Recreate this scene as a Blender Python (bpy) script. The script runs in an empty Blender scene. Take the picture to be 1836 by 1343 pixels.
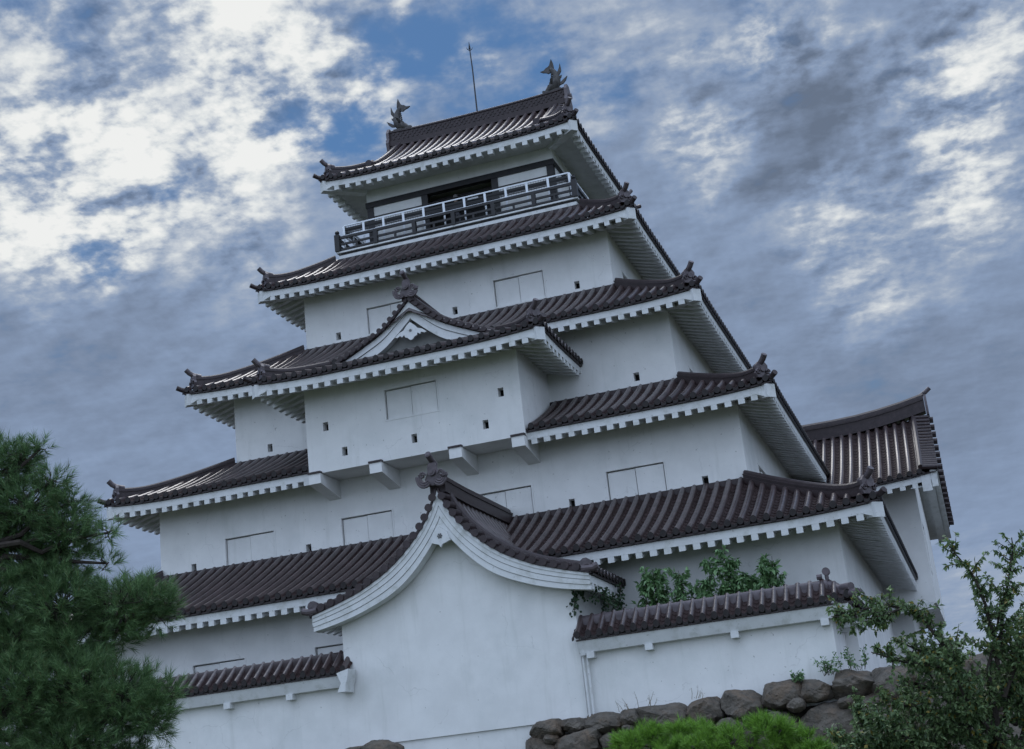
import bpy, math, random
import numpy as np
from mathutils import Vector, Matrix, noise
R = math.radians
SC = bpy.context.scene
COL = SC.collection
rnd = random.Random(7)

# ------------------------------------------------------------------ camera
CAM = Vector((15.766, -39.849, -6.109))
YAW, PITCH, ROLL = R(16.641), R(16.905), R(-6.324)
fw = Vector((-math.sin(YAW) * math.cos(PITCH), math.cos(YAW) * math.cos(PITCH), math.sin(PITCH)))
rt = Vector((math.cos(YAW), math.sin(YAW), 0))
up = rt.cross(fw)
rt2 = rt * math.cos(ROLL) + up * math.sin(ROLL)
up2 = -rt * math.sin(ROLL) + up * math.cos(ROLL)
cd = bpy.data.cameras.new("camera")
cd.sensor_fit = 'HORIZONTAL'; cd.sensor_width = 36.0; cd.lens = 2561.3 / 1836 * 36
cd.clip_start = 0.1; cd.clip_end = 6000
co = bpy.data.objects.new("camera", cd); COL.objects.link(co)
m = Matrix((rt2, up2, -fw)).transposed().to_4x4(); m.translation = CAM
co.matrix_world = m
SC.camera = co
SC.view_settings.view_transform = 'Standard'; SC.view_settings.look = 'None'
SC.view_settings.exposure = 0.0; SC.view_settings.gamma = 1.0

# ------------------------------------------------------------------ sun
SUN_EL, SUN_AZ = R(52), R(-24)          # azimuth measured from +Y towards +X
sdir = Vector((math.sin(SUN_AZ) * math.cos(SUN_EL), math.cos(SUN_AZ) * math.cos(SUN_EL), math.sin(SUN_EL)))
sl = bpy.data.lights.new("sun", 'SUN'); sl.energy = 1.1; sl.angle = R(28); sl.color = (1.0, 0.97, 0.93)
so = bpy.data.objects.new("sun", sl); COL.objects.link(so)
so.rotation_euler = sdir.to_track_quat('Z', 'Y').to_euler()

# ------------------------------------------------------------------ node helper
class NT:
    def __init__(s, tree): s.t = tree; s.n = tree.nodes; s.l = tree.links
    def node(s, typ, **kw):
        n = s.n.new(typ)
        for k, v in kw.items():
            if k.startswith('i_'):
                key = k[2:]
                key = int(key) if key.isdigit() else key.replace('_', ' ')
                s.put(n.inputs[key], v)
            else: setattr(n, k, v)
        return n
    def put(s, sock, v):
        if isinstance(v, bpy.types.NodeSocket): s.l.new(v, sock)
        else: sock.default_value = v
    def math(s, op, a, b=0.0, clamp=False):
        n = s.n.new('ShaderNodeMath'); n.operation = op; n.use_clamp = clamp
        s.put(n.inputs[0], a); s.put(n.inputs[1], b); return n.outputs[0]
    def vmath(s, op, a, b=None, out=0):
        n = s.n.new('ShaderNodeVectorMath'); n.operation = op
        s.put(n.inputs[0], a)
        if b is not None:
            s.put(n.inputs['Scale'] if op == 'SCALE' else n.inputs[1], b)
        return n.outputs[out]
    def mrange(s, v, a, b, c=0.0, d=1.0, smooth=True):
        n = s.n.new('ShaderNodeMapRange'); n.interpolation_type = 'SMOOTHSTEP' if smooth else 'LINEAR'
        s.put(n.inputs[0], v)
        for i, x in enumerate((a, b, c, d)): s.put(n.inputs[i + 1], x)
        return n.outputs[0]
    def noise(s, vec, scale, detail=4.0, rough=0.5, dist=0.0, dims='3D'):
        n = s.n.new('ShaderNodeTexNoise'); n.noise_dimensions = dims
        s.put(n.inputs['Vector'], vec)
        n.inputs['Scale'].default_value = scale; n.inputs['Detail'].default_value = detail
        n.inputs['Roughness'].default_value = rough; n.inputs['Distortion'].default_value = dist
        return n.outputs[0]
    def mix(s, f, a, b):
        n = s.n.new('ShaderNodeMix'); n.data_type = 'RGBA'
        s.put(n.inputs[0], f)
        s.put(n.inputs[6], a if isinstance(a, bpy.types.NodeSocket) else (*a, 1))
        s.put(n.inputs[7], b if isinstance(b, bpy.types.NodeSocket) else (*b, 1))
        return n.outputs[2]

# ------------------------------------------------------------------ world: Nishita sky behind broken cloud
W = bpy.data.worlds.new("World"); SC.world = W; W.use_nodes = True
w = NT(W.node_tree); w.n.clear()
wo = w.node('ShaderNodeOutputWorld'); bg = w.node('ShaderNodeBackground')
w.l.new(bg.outputs[0], wo.inputs[0])
sky = w.node('ShaderNodeTexSky'); sky.sky_type = 'NISHITA'; sky.sun_disc = False
sky.sun_elevation = SUN_EL; sky.sun_rotation = SUN_AZ; sky.air_density = 1.3; sky.ozone_density = 2.0; sky.dust_density = 0.3
SKY_STRENGTH = 0.1; ZEN = 1.3; BACK = 1.6
bg.inputs['Strength'].default_value = SKY_STRENGTH
tc = w.node('ShaderNodeTexCoord')
D = w.vmath('NORMALIZE', tc.outputs['Generated'])
def dpx(x, y):          # compass direction of a patch of sky
    v = fw + rt2 * ((x - 918) / 2561.3) - up2 * ((y - 671.5) / 2561.3)
    return v.normalized()
def blob(x, y, r, wt):
    c = dpx(x, y)
    d = w.vmath('DOT_PRODUCT', Dw, tuple(c), out=1)
    return w.math('MULTIPLY', w.mrange(d, math.cos(r / 2561.3), 1.0), wt)
def total(L):
    o = L[0]
    for q in L[1:]: o = w.math('ADD', o, q)
    return o
# clouds drift on a flat layer: stretch direction onto it
sep = w.node('ShaderNodeSeparateXYZ'); w.l.new(D, sep.inputs[0])
den = w.math('ADD', w.math('MAXIMUM', sep.outputs[2], 0.0), 0.22)
cmb = w.node('ShaderNodeCombineXYZ')
w.put(cmb.inputs[0], w.math('DIVIDE', sep.outputs[0], den)); w.put(cmb.inputs[1], w.math('DIVIDE', sep.outputs[1], den))
P = cmb.outputs[0]
warpn = w.node('ShaderNodeTexNoise'); w.put(warpn.inputs['Vector'], D); warpn.inputs['Scale'].default_value = 9; warpn.inputs['Detail'].default_value = 5
Dw = w.vmath('NORMALIZE', w.vmath('ADD', D, w.vmath('SCALE', w.vmath('SUBTRACT', warpn.outputs['Color'], (0.5, 0.5, 0.5)), 0.13)))
nbig = w.noise(P, 2.6, 5, 0.55, 0.4)
nmid = w.noise(P, 8.5, 8, 0.55, 0.15)
nfine = w.noise(P, 27.0, 6, 0.55, 0.1)
bright = total([blob(250, 170, 430, 0.68), blob(560, 90, 300, 0.55), blob(60, 330, 260, 0.5), blob(640, 180, 170, 0.4), blob(420, 300, 200, 0.25), blob(90, 430, 130, 0.3),
                blob(1270, 310, 120, 0.6), blob(1730, 110, 190, 0.6), blob(1600, 420, 240, 0.35), blob(1330, 110, 170, 0.35), blob(1660, 230, 160, 0.3),
                blob(1780, 330, 150, 0.4), blob(1460, 40, 140, 0.45), blob(1500, 440, 160, 0.25), blob(40, 1090, 130, 0.2), blob(1800, 1250, 330, 0.35), blob(1100, 90, 200, 0.25), blob(850, 160, 60, 0.4)])
gap = total([blob(880, 160, 180, 0.56), blob(700, 235, 110, 0.28), blob(790, 70, 120, 0.25), blob(660, 250, 90, 0.35), blob(1020, 230, 150, 0.22), blob(1330, 60, 120, 0.3), blob(1120, 180, 110, 0.28),
             blob(300, 375, 90, 0.32), blob(120, 450, 90, 0.3), blob(560, 250, 110, 0.26), blob(40, 10, 90, 0.22), blob(1000, 20, 160, 0.22), blob(730, 110, 90, 0.22)])
dark = total([blob(1420, 230, 230, 0.8), blob(1560, 130, 200, 0.5), blob(1720, 640, 300, 0.3), blob(1350, 560, 260, 0.2), blob(250, 570, 330, 0.15), blob(60, 680, 300, 0.1),
              blob(1780, 40, 130, 0.4), blob(390, 270, 120, 0.3), blob(1450, 330, 130, 0.4), blob(1650, 340, 120, 0.35), blob(170, 260, 90, 0.25)])
tex = w.math('ADD', w.math('MULTIPLY', w.math('SUBTRACT', nmid, 0.5), 1.9), w.math('MULTIPLY', w.math('SUBTRACT', nfine, 0.5), 1.0))
hi = w.mrange(sep.outputs[2], 0.10, 0.46, 0.3, 1.0)
tex = w.math('MULTIPLY', tex, hi)
lum = w.math('ADD', w.math('MULTIPLY', bright, w.math('ADD', 0.70, w.math('MULTIPLY', tex, 1.7))), w.math('MULTIPLY', tex, 0.32))
lum = w.math('ADD', lum, w.math('MULTIPLY', w.math('SUBTRACT', nbig, 0.5), 0.5))
nm2 = w.noise(w.vmath('ADD', P, (0.012, 0.024, 0)), 8.5, 8, 0.55, 0.15)
nf2 = w.noise(w.vmath('ADD', P, (0.004, 0.008, 0)), 27.0, 6, 0.55, 0.1)
relief = w.math('ADD', w.math('MULTIPLY', w.math('SUBTRACT', nmid, nm2), 2.0), w.math('MULTIPLY', w.math('SUBTRACT', nfine, nf2), 1.2))
lum = w.math('ADD', lum, w.math('MULTIPLY', relief, w.math('MULTIPLY', hi, w.math('ADD', 0.25, w.math('MULTIPLY', w.math('MINIMUM', bright, 1.0), 0.9)))))
lum = w.math('SUBTRACT', lum, w.math('ADD', 0.03, w.math('MULTIPLY', dark, 0.36)))
# unseen cloud overhead and behind the viewer, brightened to light the walls and tiles
back = w.mrange(w.vmath('DOT_PRODUCT', D, tuple(Vector((fw.x, fw.y, 0)).normalized()), out=1), 0.5, -0.3)
zen = w.mrange(sep.outputs[2], 0.545, 0.82)
lum = w.math('ADD', lum, w.math('MULTIPLY', back, 0.25))
ramp = w.node('ShaderNodeValToRGB')
w.put(ramp.inputs[0], w.math('MULTIPLY', w.math('ADD', lum, 0.5), 0.6, True))
els = ramp.color_ramp.elements
els[0].position = 0.0; els[0].color = (0.135, 0.175, 0.25, 1)
els[1].position = 1.0; els[1].color = (0.86, 0.87, 0.86, 1)
for p_, c_ in ((0.18, (0.195, 0.255, 0.37)), (0.32, (0.245, 0.325, 0.475)), (0.46, (0.33, 0.40, 0.52)), (0.62, (0.52, 0.57, 0.64)), (0.82, (0.74, 0.77, 0.78))):
    e = els.new(p_); e.color = (*c_, 1)
gap = w.math('MULTIPLY', gap, w.mrange(sep.outputs[2], 0.27, 0.42))
cover = w.math('ADD', w.math('SUBTRACT', 0.93, gap), w.math('ADD', w.math('MULTIPLY', tex, 1.0), w.math('MULTIPLY', w.math('SUBTRACT', nbig, 0.5), 0.6)))
cover = w.math('MAXIMUM', w.mrange(cover, 0.1, 0.8), w.math('MAXIMUM', back, zen))
cl = w.vmath('SCALE', ramp.outputs[0], w.math('MULTIPLY', 1.0 / SKY_STRENGTH, w.math('ADD', 1.0, w.math('ADD', w.math('MULTIPLY', zen, ZEN), w.math('MULTIPLY', back, BACK)))))
skyc = w.vmath('MULTIPLY', sky.outputs[0], (0.28, 0.43, 0.58))
colr = w.mix(cover, skyc, cl)
w.l.new(colr, bg.inputs['Color'])

# ------------------------------------------------------------------ materials
def mat(name, base, rough=0.7, var=0.12, scale=3.0, bump=0.0, bscale=40.0, spec=0.4, stretch=(1, 1, 1), extra=None, coat=0.0):
    M = bpy.data.materials.new(name); M.use_nodes = True
    t = NT(M.node_tree); b = t.n['Principled BSDF']
    geo = t.node('ShaderNodeNewGeometry')
    pos = t.vmath('MULTIPLY', geo.outputs['Position'], stretch)
    n1 = t.noise(pos, scale, 6, 0.6)
    c = t.mix(t.mrange(n1, 0.3, 0.7), tuple(x * (1 - var) for x in base), tuple(min(1, x * (1 + var)) for x in base))
    if extra: c = extra(t, geo, c)
    t.put(b.inputs['Base Color'], c)
    b.inputs['Roughness'].default_value = rough
    b.inputs['Specular IOR Level'].default_value = spec
    if coat: b.inputs['Coat Weight'].default_value = coat
    if bump:
        bn = t.node('ShaderNodeBump'); bn.inputs['Strength'].default_value = bump; bn.inputs['Distance'].default_value = 0.06 if bump > .8 else 0.02
        t.put(bn.inputs['Height'], t.noise(geo.outputs['Position'], bscale, 4, 0.6)); t.l.new(bn.outputs[0], b.inputs['Normal'])
    return M

def plaster_extra(t, geo, c):
    st = t.noise(t.vmath('MULTIPLY', geo.outputs['Position'], (2.2, 2.2, 0.22)), 1.6, 6, 0.65)
    c = t.mix(t.mrange(st, 0.52, 0.78, 0, 0.34), c, (0.47, 0.48, 0.45))
    bl = t.noise(geo.outputs['Position'], 0.55, 5, 0.6)
    c = t.mix(t.mrange(bl, 0.48, 0.75, 0, 0.5), c, (0.54, 0.56, 0.55))
    cr = t.node('ShaderNodeTexVoronoi', feature='DISTANCE_TO_EDGE'); cr.inputs['Scale'].default_value = 0.42
    t.put(cr.inputs['Vector'], t.vmath('ADD', geo.outputs['Position'], t.vmath('SCALE', t.node('ShaderNodeTexNoise', i_Vector=geo.outputs['Position'], i_Scale=1.3, i_Detail=6.0).outputs['Color'], 0.9)))
    cf = t.math('MULTIPLY', t.mrange(cr.outputs['Distance'], 0.0, 0.006, 0.26, 0.0), t.mrange(t.noise(geo.outputs['Position'], 0.8, 3, 0.6), 0.5, 0.6))
    c = t.mix(cf, c, (0.28, 0.28, 0.27))
    sp = t.noise(geo.outputs['Position'], 9.0, 3, 0.6)
    return t.mix(t.mrange(sp, 0.695, 0.72, 0, 0.6), c, (0.22, 0.22, 0.2))
PLASTER = mat("white_plaster", (0.69, 0.69, 0.68), 0.85, 0.05, 1.2, 0.12, 22, 0.2, extra=plaster_extra)
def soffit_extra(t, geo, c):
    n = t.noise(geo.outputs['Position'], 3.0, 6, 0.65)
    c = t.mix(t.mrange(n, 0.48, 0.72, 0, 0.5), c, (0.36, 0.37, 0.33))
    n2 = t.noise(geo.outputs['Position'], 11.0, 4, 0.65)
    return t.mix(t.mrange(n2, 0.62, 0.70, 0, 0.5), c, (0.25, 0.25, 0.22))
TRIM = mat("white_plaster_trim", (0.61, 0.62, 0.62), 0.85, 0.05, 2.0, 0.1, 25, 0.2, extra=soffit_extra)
SOFFIT = mat("mottled_soffit_plaster", (0.50, 0.51, 0.49), 0.9, 0.08, 2.0, 0.1, 25, 0.2, extra=soffit_extra)  # darker base than the trim, same mottling
def tile_extra(t, geo, c):
    n = t.noise(geo.outputs['Position'], 9.0, 5, 0.7)
    c = t.mix(t.mrange(n, 0.45, 0.75, 0, 0.55), c, (0.075, 0.056, 0.056))
    c = t.mix(t.math('MULTIPLY', geo.outputs['Random Per Island'], 0.55), c, (0.032, 0.020, 0.019))
    n2 = t.noise(geo.outputs['Position'], 3.1, 3, 0.6)
    return t.mix(t.mrange(n2, 0.55, 0.8, 0, 0.5), c, (0.020, 0.013, 0.014))
TILE = mat("glazed_red_brown_tile", (0.058, 0.038, 0.037), 0.34, 0.3, 2.2, 0.08, 30, 0.8, extra=tile_extra)
PAN = mat("weathered_shaded_pan_tile", (0.036, 0.023, 0.022), 0.75, 0.35, 3.0, 0.3, 25, 0.12, extra=tile_extra)  # dirt on the pans, plus shade between the rolls painted into the base
TILED = mat("dark_ridge_tile", (0.034, 0.024, 0.026), 0.45, 0.3, 4.0, 0.2, 30, 0.3, extra=tile_extra)
TEND = mat("dark_tile_end", (0.018, 0.014, 0.014), 0.6, 0.3, 8.0, 0.2, 30, 0.3)  # one dark colour for the roll ends and pan lips
ORN = mat("grey_ornament_tile", (0.085, 0.068, 0.074), 0.45, 0.3, 6.0, 0.2, 30, 0.4)
FISH = mat("weathered_grey_fish_tile", (0.062, 0.058, 0.056), 0.6, 0.35, 7.0, 0.3, 30, 0.3)
BLACK = mat("black_lacquered_timber", (0.012, 0.011, 0.012), 0.45, 0.3, 5.0, 0.1, 30)
DARK = mat("dark_interior", (0.008, 0.008, 0.009), 0.9)
WHITEM = mat("white_painted_metal", (0.72, 0.75, 0.80), 0.4, 0.04)
STEEL = mat("dark_steel", (0.02, 0.022, 0.028), 0.45)
LINE = mat("dirty_joint", (0.20, 0.20, 0.19), 0.9)
NET = mat("black_net", (0.02, 0.02, 0.022), 0.7)
PAPER = mat("grey_plate", (0.35, 0.36, 0.38), 0.6)
EMBLEM = mat("dark_emblem", (0.12, 0.12, 0.12), 0.7)
def stone_extra(t, geo, c):
    n = t.noise(geo.outputs['Position'], 1.9, 6, 0.65)
    c = t.mix(t.mrange(n, 0.45, 0.7), c, (0.15, 0.112, 0.082))
    n2 = t.noise(geo.outputs['Position'], 5.5, 7, 0.7)
    c = t.mix(t.mrange(n2, 0.5, 0.72, 0, 0.8), c, (0.034, 0.033, 0.031))
    n3 = t.noise(geo.outputs['Position'], 14, 5, 0.7)
    return t.mix(t.mrange(n3, 0.62, 0.74, 0, 0.5), c, (0.24, 0.24, 0.21))
STONE = mat("lichened_brown_stone", (0.112, 0.098, 0.082), 0.9, 0.3, 2.0, 0.9, 9, 0.2, extra=stone_extra)
EARTH = mat("dark_earth", (0.03, 0.026, 0.02), 0.95, 0.4, 3.0, 0.5, 8)
GRASSM = mat("worn_grass_ground", (0.06, 0.07, 0.03), 0.95, 0.4, 0.6, 0.4, 8)
BARK = mat("bark", (0.045, 0.036, 0.030), 0.9, 0.4, 8.0, 0.6, 20)
TWIG = mat("twig", (0.055, 0.043, 0.030), 0.9, 0.3, 8.0)
def leafmat(name, lo, hi, rough=0.5, yellow=None, trans=0.25):
    M = bpy.data.materials.new(name); M.use_nodes = True
    t = NT(M.node_tree); b = t.n['Principled BSDF']
    geo = t.node('ShaderNodeNewGeometry')
    rv = geo.outputs['Random Per Island']
    n = t.noise(geo.outputs['Position'], 2.3, 3, 0.6)
    f = t.math('ADD', t.math('MULTIPLY', rv, 0.6), t.math('MULTIPLY', n, 0.6))
    c = t.mix(t.mrange(f, 0.2, 0.9), lo, hi)
    if yellow: c = t.mix(t.mrange(rv, 0.955, 0.975), c, yellow)
    t.put(b.inputs['Base Color'], c); b.inputs['Roughness'].default_value = rough
    b.inputs['Specular IOR Level'].default_value = 0.35
    if trans:
        tr = t.node('ShaderNodeBsdfTranslucent'); t.put(tr.inputs[0], c)
        mx = t.node('ShaderNodeMixShader'); mx.inputs[0].default_value = trans
        t.l.new(b.outputs[0], mx.inputs[1]); t.l.new(tr.outputs[0], mx.inputs[2])
        t.l.new(mx.outputs[0], t.n['Material Output'].inputs[0])
    return M
NEEDLE = leafmat("pine_needles", (0.030, 0.070, 0.026), (0.15, 0.26, 0.10), 0.55, (0.12, 0.10, 0.04), 0.15)
NEEDLEB = leafmat("bright_pine_needles", (0.06, 0.13, 0.018), (0.19, 0.37, 0.05), 0.55, None, 0.25)
LEAFC = leafmat("cherry_leaves", (0.055, 0.10, 0.042), (0.19, 0.275, 0.12), 0.42, (0.28, 0.22, 0.05), 0.35)
LEAFP = leafmat("shrub_leaves", (0.06, 0.13, 0.05), (0.19, 0.32, 0.14), 0.38, None, 0.25)
LEAFI = leafmat("ivy_leaves", (0.012, 0.03, 0.014), (0.035, 0.07, 0.03), 0.4, None, 0.15)
WEED = leafmat("dry_weed", (0.10, 0.08, 0.045), (0.20, 0.16, 0.09), 0.8, None, 0.2)

# ------------------------------------------------------------------ mesh builder
class MB:
    def __init__(s): s.v = []; s.f = []; s.m = []; s.n = 0; s.sm = []
    def add(s, V, F, mi=0, smooth=True):
        V = np.asarray(V, float).reshape(-1, 3)
        s.v.append(V)
        o = s.n
        s.f.extend([tuple(i + o for i in f) for f in F])
        s.m.extend([mi] * len(F)); s.sm.extend([smooth] * len(F))
        s.n += len(V)
    def grid(s, G, mi=0, closed=False, flip=False, smooth=True):     # G: (rows, cols, 3)
        G = np.asarray(G, float); r, c = G.shape[:2]
        F = []
        for i in range(r - 1):
            for j in range(c if closed else c - 1):
                a = i * c + j; b = i * c + (j + 1) % c
                q = (a, b, b + c, a + c)
                F.append(q[::-1] if flip else q)
        s.add(G.reshape(-1, 3), F, mi, smooth)
    def box(s, a, b, mi=0):
        x0, y0, z0 = a; x1, y1, z1 = b
        V = [(x0, y0, z0), (x1, y0, z0), (x1, y1, z0), (x0, y1, z0), (x0, y0, z1), (x1, y0, z1), (x1, y1, z1), (x0, y1, z1)]
        s.add(V, [(0, 3, 2, 1), (4, 5, 6, 7), (0, 1, 5, 4), (1, 2, 6, 5), (2, 3, 7, 6), (3, 0, 4, 7)], mi, False)
    def hexa(s, V, mi=0):       # 8 verts: bottom loop then top loop
        s.add(V, [(0, 3, 2, 1), (4, 5, 6, 7), (0, 1, 5, 4), (1, 2, 6, 5), (2, 3, 7, 6), (3, 0, 4, 7)], mi, False)
    def prism(s, poly, ext, mi=0, smooth=False):
        poly = np.asarray(poly, float); n = len(poly); e = np.asarray(ext, float)
        V = np.vstack([poly, poly + e])
        F = [tuple(range(n - 1, -1, -1)), tuple(range(n, 2 * n))] + [(i, (i + 1) % n, n + (i + 1) % n, n + i) for i in range(n)]
        s.add(V, F, mi, smooth)
    def tube(s, path, rad, n=8, mi=0, cap=True, flat=1.0, ref=(0, 0, 1)):
        P = np.asarray(path, float); k = len(P)
        rad = np.broadcast_to(np.asarray(rad, float), (k,))
        T = np.gradient(P, axis=0); T /= np.linalg.norm(T, axis=1)[:, None] + 1e-12
        G = np.zeros((k, n, 3))
        for i in range(k):
            rf = np.array(ref, float)
            if abs(T[i] @ rf) > 0.97: rf = np.array((1, 0, 0.0))
            u = np.cross(T[i], rf); u /= np.linalg.norm(u); v = np.cross(u, T[i])
            for j in range(n):
                a = 2 * math.pi * j / n
                G[i, j] = P[i] + rad[i] * (u * math.cos(a) * flat + v * math.sin(a))
        s.grid(G, mi, True)
        if cap:
            s.add(G[0], [tuple(range(n))], mi, False); s.add(G[-1], [tuple(range(n - 1, -1, -1))], mi, False)
    def sweep(s, path, side, prof, mi=0, cap=True):   # prof: list of (across, up); side: unit horizontal vectors per point
        P = np.asarray(path, float); S = np.asarray(side, float)
        if S.ndim == 1: S = np.broadcast_to(S, P.shape)
        n = len(prof)
        G = np.zeros((len(P), n, 3))
        for j, (a, z) in enumerate(prof):
            G[:, j] = P + S * a; G[:, j, 2] += z
        s.grid(G, mi, True)
        if cap:
            s.add(G[0], [tuple(range(n))], mi, False); s.add(G[-1], [tuple(range(n - 1, -1, -1))], mi, False)
    def build(s, name, mats, parent=None, smooth=35, base=None):
        me = bpy.data.meshes.new(name)
        V = np.vstack(s.v) if s.v else np.zeros((0, 3))
        org = np.zeros(3)
        if base is not None: org = np.array(base, float)
        me.from_pydata((V - org).tolist(), [], s.f)
        mats = mats if isinstance(mats, (list, tuple)) else [mats]
        for q in mats: me.materials.append(q)
        me.polygons.foreach_set('material_index', s.m)
        me.polygons.foreach_set('use_smooth', [bool(x) for x in s.sm])
        me.update()
        if smooth: me.set_sharp_from_angle(angle=R(smooth))
        o = bpy.data.objects.new(name, me); COL.objects.link(o)
        if parent is not None:
            o.parent = parent
            if parent.type == 'EMPTY': o.matrix_parent_inverse = Matrix.Translation(-Vector(parent.location))
        elif base is not None: o.location = base
        return o
def empty(name, loc):
    o = bpy.data.objects.new(name, None); COL.objects.link(o); o.location = loc; o.empty_display_size = 0.5; return o
def tag(o, label=None, cat=None, group=None, kind=None):
    if label: o['label'] = label
    if cat: o['category'] = cat
    if group: o['group'] = group
    if kind: o['kind'] = kind
    return o
V3 = lambda *a: np.array(a, float)
X, Y, Z = V3(1, 0, 0), V3(0, 1, 0), V3(0, 0, 1)

# ------------------------------------------------------------------ roofs
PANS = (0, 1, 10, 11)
ROLL_PROF = [(-.5, -.045), (-.38, -.03), (-.27, .0), (-.262, .05), (-.21, .105), (-.115, .142), (0, .155), (.115, .142), (.21, .105), (.262, .05), (.27, .0), (.38, -.03), (.5, -.045)]
STEP = [1, 1, .9, .1, .12, .12, .12, .12, .12, .1, .9, 1, 1]
def tile_slope(mb, O, a, b, L, S, vmax, s0=0.0, s1=None, sp=0.36, course=0.27, ends=True, detail=True):
    """corrugated tile rows: O eave corner, a along the eave, b inwards; S(s, v) gives the height"""
    s1 = L if s1 is None else s1
    n = max(1, round((s1 - s0) / sp)); wd = (s1 - s0) / n
    off = np.array([q[0] for q in ROLL_PROF]) * wd; hh = np.array([q[1] for q in ROLL_PROF]); st = np.array(STEP)
    for i in range(n):
        sc = s0 + (i + .5) * wd
        vm = vmax(sc)
        if vm < 0.12: continue
        nc = max(1, int(math.ceil(vm / course))) if detail else max(1, int(math.ceil(vm / 0.6)))
        cs = course if detail else 0.6
        jit = rnd.uniform(-.006, .006)
        rows_v, rows_st = [], []
        for k in range(nc):
            rows_v += [k * cs, min((k + 1) * cs, vm)]
            rows_st += [0.03 + rnd.uniform(-.005, .005), 0.0] if detail else [0, 0]
        rv = np.array(rows_v); rs = np.array(rows_st)
        ss = sc + off
        SS, VV = np.meshgrid(ss, rv)
        zz = S(SS, VV) + hh[None, :] + rs[:, None] * st[None, :] + jit
        G = O[None, None, :] + a[None, None, :] * SS[..., None] + b[None, None, :] * VV[..., None]
        G = np.array(G); G[..., 2] = zz
        nr, nc_ = G.shape[:2]
        F = [(r * nc_ + q, r * nc_ + q + 1, (r + 1) * nc_ + q + 1, (r + 1) * nc_ + q) for r in range(nr - 1) for q in range(nc_ - 1) if q not in PANS]
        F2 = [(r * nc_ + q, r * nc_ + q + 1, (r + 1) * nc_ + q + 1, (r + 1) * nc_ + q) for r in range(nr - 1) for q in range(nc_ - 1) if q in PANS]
        Gv = G.reshape(-1, 3); o_ = mb.n
        mb.add(Gv, F, 0)
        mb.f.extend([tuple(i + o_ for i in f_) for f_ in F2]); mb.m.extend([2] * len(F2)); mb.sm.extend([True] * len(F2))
        if ends:
            lip = np.stack([G[0] - np.array(b) * 0.004, G[0] - np.array(b) * 0.004]); lip[0][:, 2] -= 0.085 - np.maximum(hh, 0) * .6
            mb.grid(lip, 1)
            c = O + a * sc - b * 0.02; zc = float(S(np.array(sc), np.array(0.0))) + 0.05
            ring = [c + a * (0.262 * wd * math.cos(t)) + Z * (zc - c[2] + 0.102 * math.sin(t)) for t in np.linspace(0, 2 * math.pi, 11)[:-1]]
            mb.prism(ring, b * 0.05, 1)

def Sfun(L, e0, f, lift, rng=2.8):
    def S(s, v):
        s = np.asarray(s, float); v = np.asarray(v, float)
        k = np.maximum(0, 1 - s / rng) ** 2 + np.maximum(0, 1 - (L - s) / rng) ** 2
        return e0 + f(v) + lift * k * np.maximum(0, 1 - v / 2.0)
    return S

RIDGE_PROF = [(-.17, -.12), (-.17, .06), (-.13, .06), (-.13, .13), (-.15, .13), (-.15, .17), (-.11, .17), (-.10, .24), (-.05, .285), (.05, .285), (.10, .24), (.11, .17),
              (.15, .17), (.15, .13), (.13, .13), (.13, .06), (.17, .06), (.17, -.12)]
def scaled(prof, sx, sz): return [(a * sx, z * sz) for a, z in prof]
def spiral(c, u, v, r, turns=1.3, n=18, sgn=1):
    return [c + (u * math.cos(t) * sgn + v * math.sin(t)) * r * (1 - .75 * k / (n - 1)) for k, t in enumerate(np.linspace(0, 2 * math.pi * turns, n))]

def hip(parent, corner, dx, dy, S, k0, k1, scale=1.0, mats=None):
    """hip ridge from near the eave corner up to the wall, plate and round tip at its end"""
    d = V3(dx, dy, 0) / math.sqrt(2); side = V3(-d[1], d[0], 0)
    ks = np.linspace(k0, k1, 14)
    path = []
    for k in ks:
        p = corner + V3(dx * k, dy * k, 0); p[2] = float(S(np.array(k), np.array(k))) + 0.05 + 0.16 * max(0, 1 - (k - k0) / 0.9) ** 2
        path.append(p)
    mb = MB(); mb.sweep(path, side, scaled(RIDGE_PROF, scale, scale)); o = mb.build('hip_ridge', TILED, parent)
    mo = MB()
    p0 = path[0] - d * 0.03
    plate = [(-.2, -.14), (-.26, .0), (-.2, .1), (-.21, .24), (-.1, .36), (.1, .36), (.21, .24), (.2, .1), (.26, .0), (.2, -.14)]
    mo.prism([p0 + side * (a * scale) + Z * (z * scale) for a, z in plate], d * 0.1)
    for sg in (-1, 1):
        mo.tube(spiral(p0 + side * (sg * .17 * scale) + Z * .03 - d * .02, side, Z, .09 * scale, 1.2, 12, sg), .03, 6)
    mo.tube([p0 + side * .0 + Z * .12 - d * .05, p0 + Z * .12 + d * .02], [.09 * scale, .1 * scale], 10)
    t0 = path[0] + Z * (.27 * scale)
    mo.tube([t0 + d * .3, t0 + d * .02 + Z * .05, t0 - d * .12 + Z * .13, t0 - d * .24 + Z * .25], [.09 * scale] * 4, 10)
    mo.build('ridge_end_tile', ORN, o)
    return o

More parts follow.
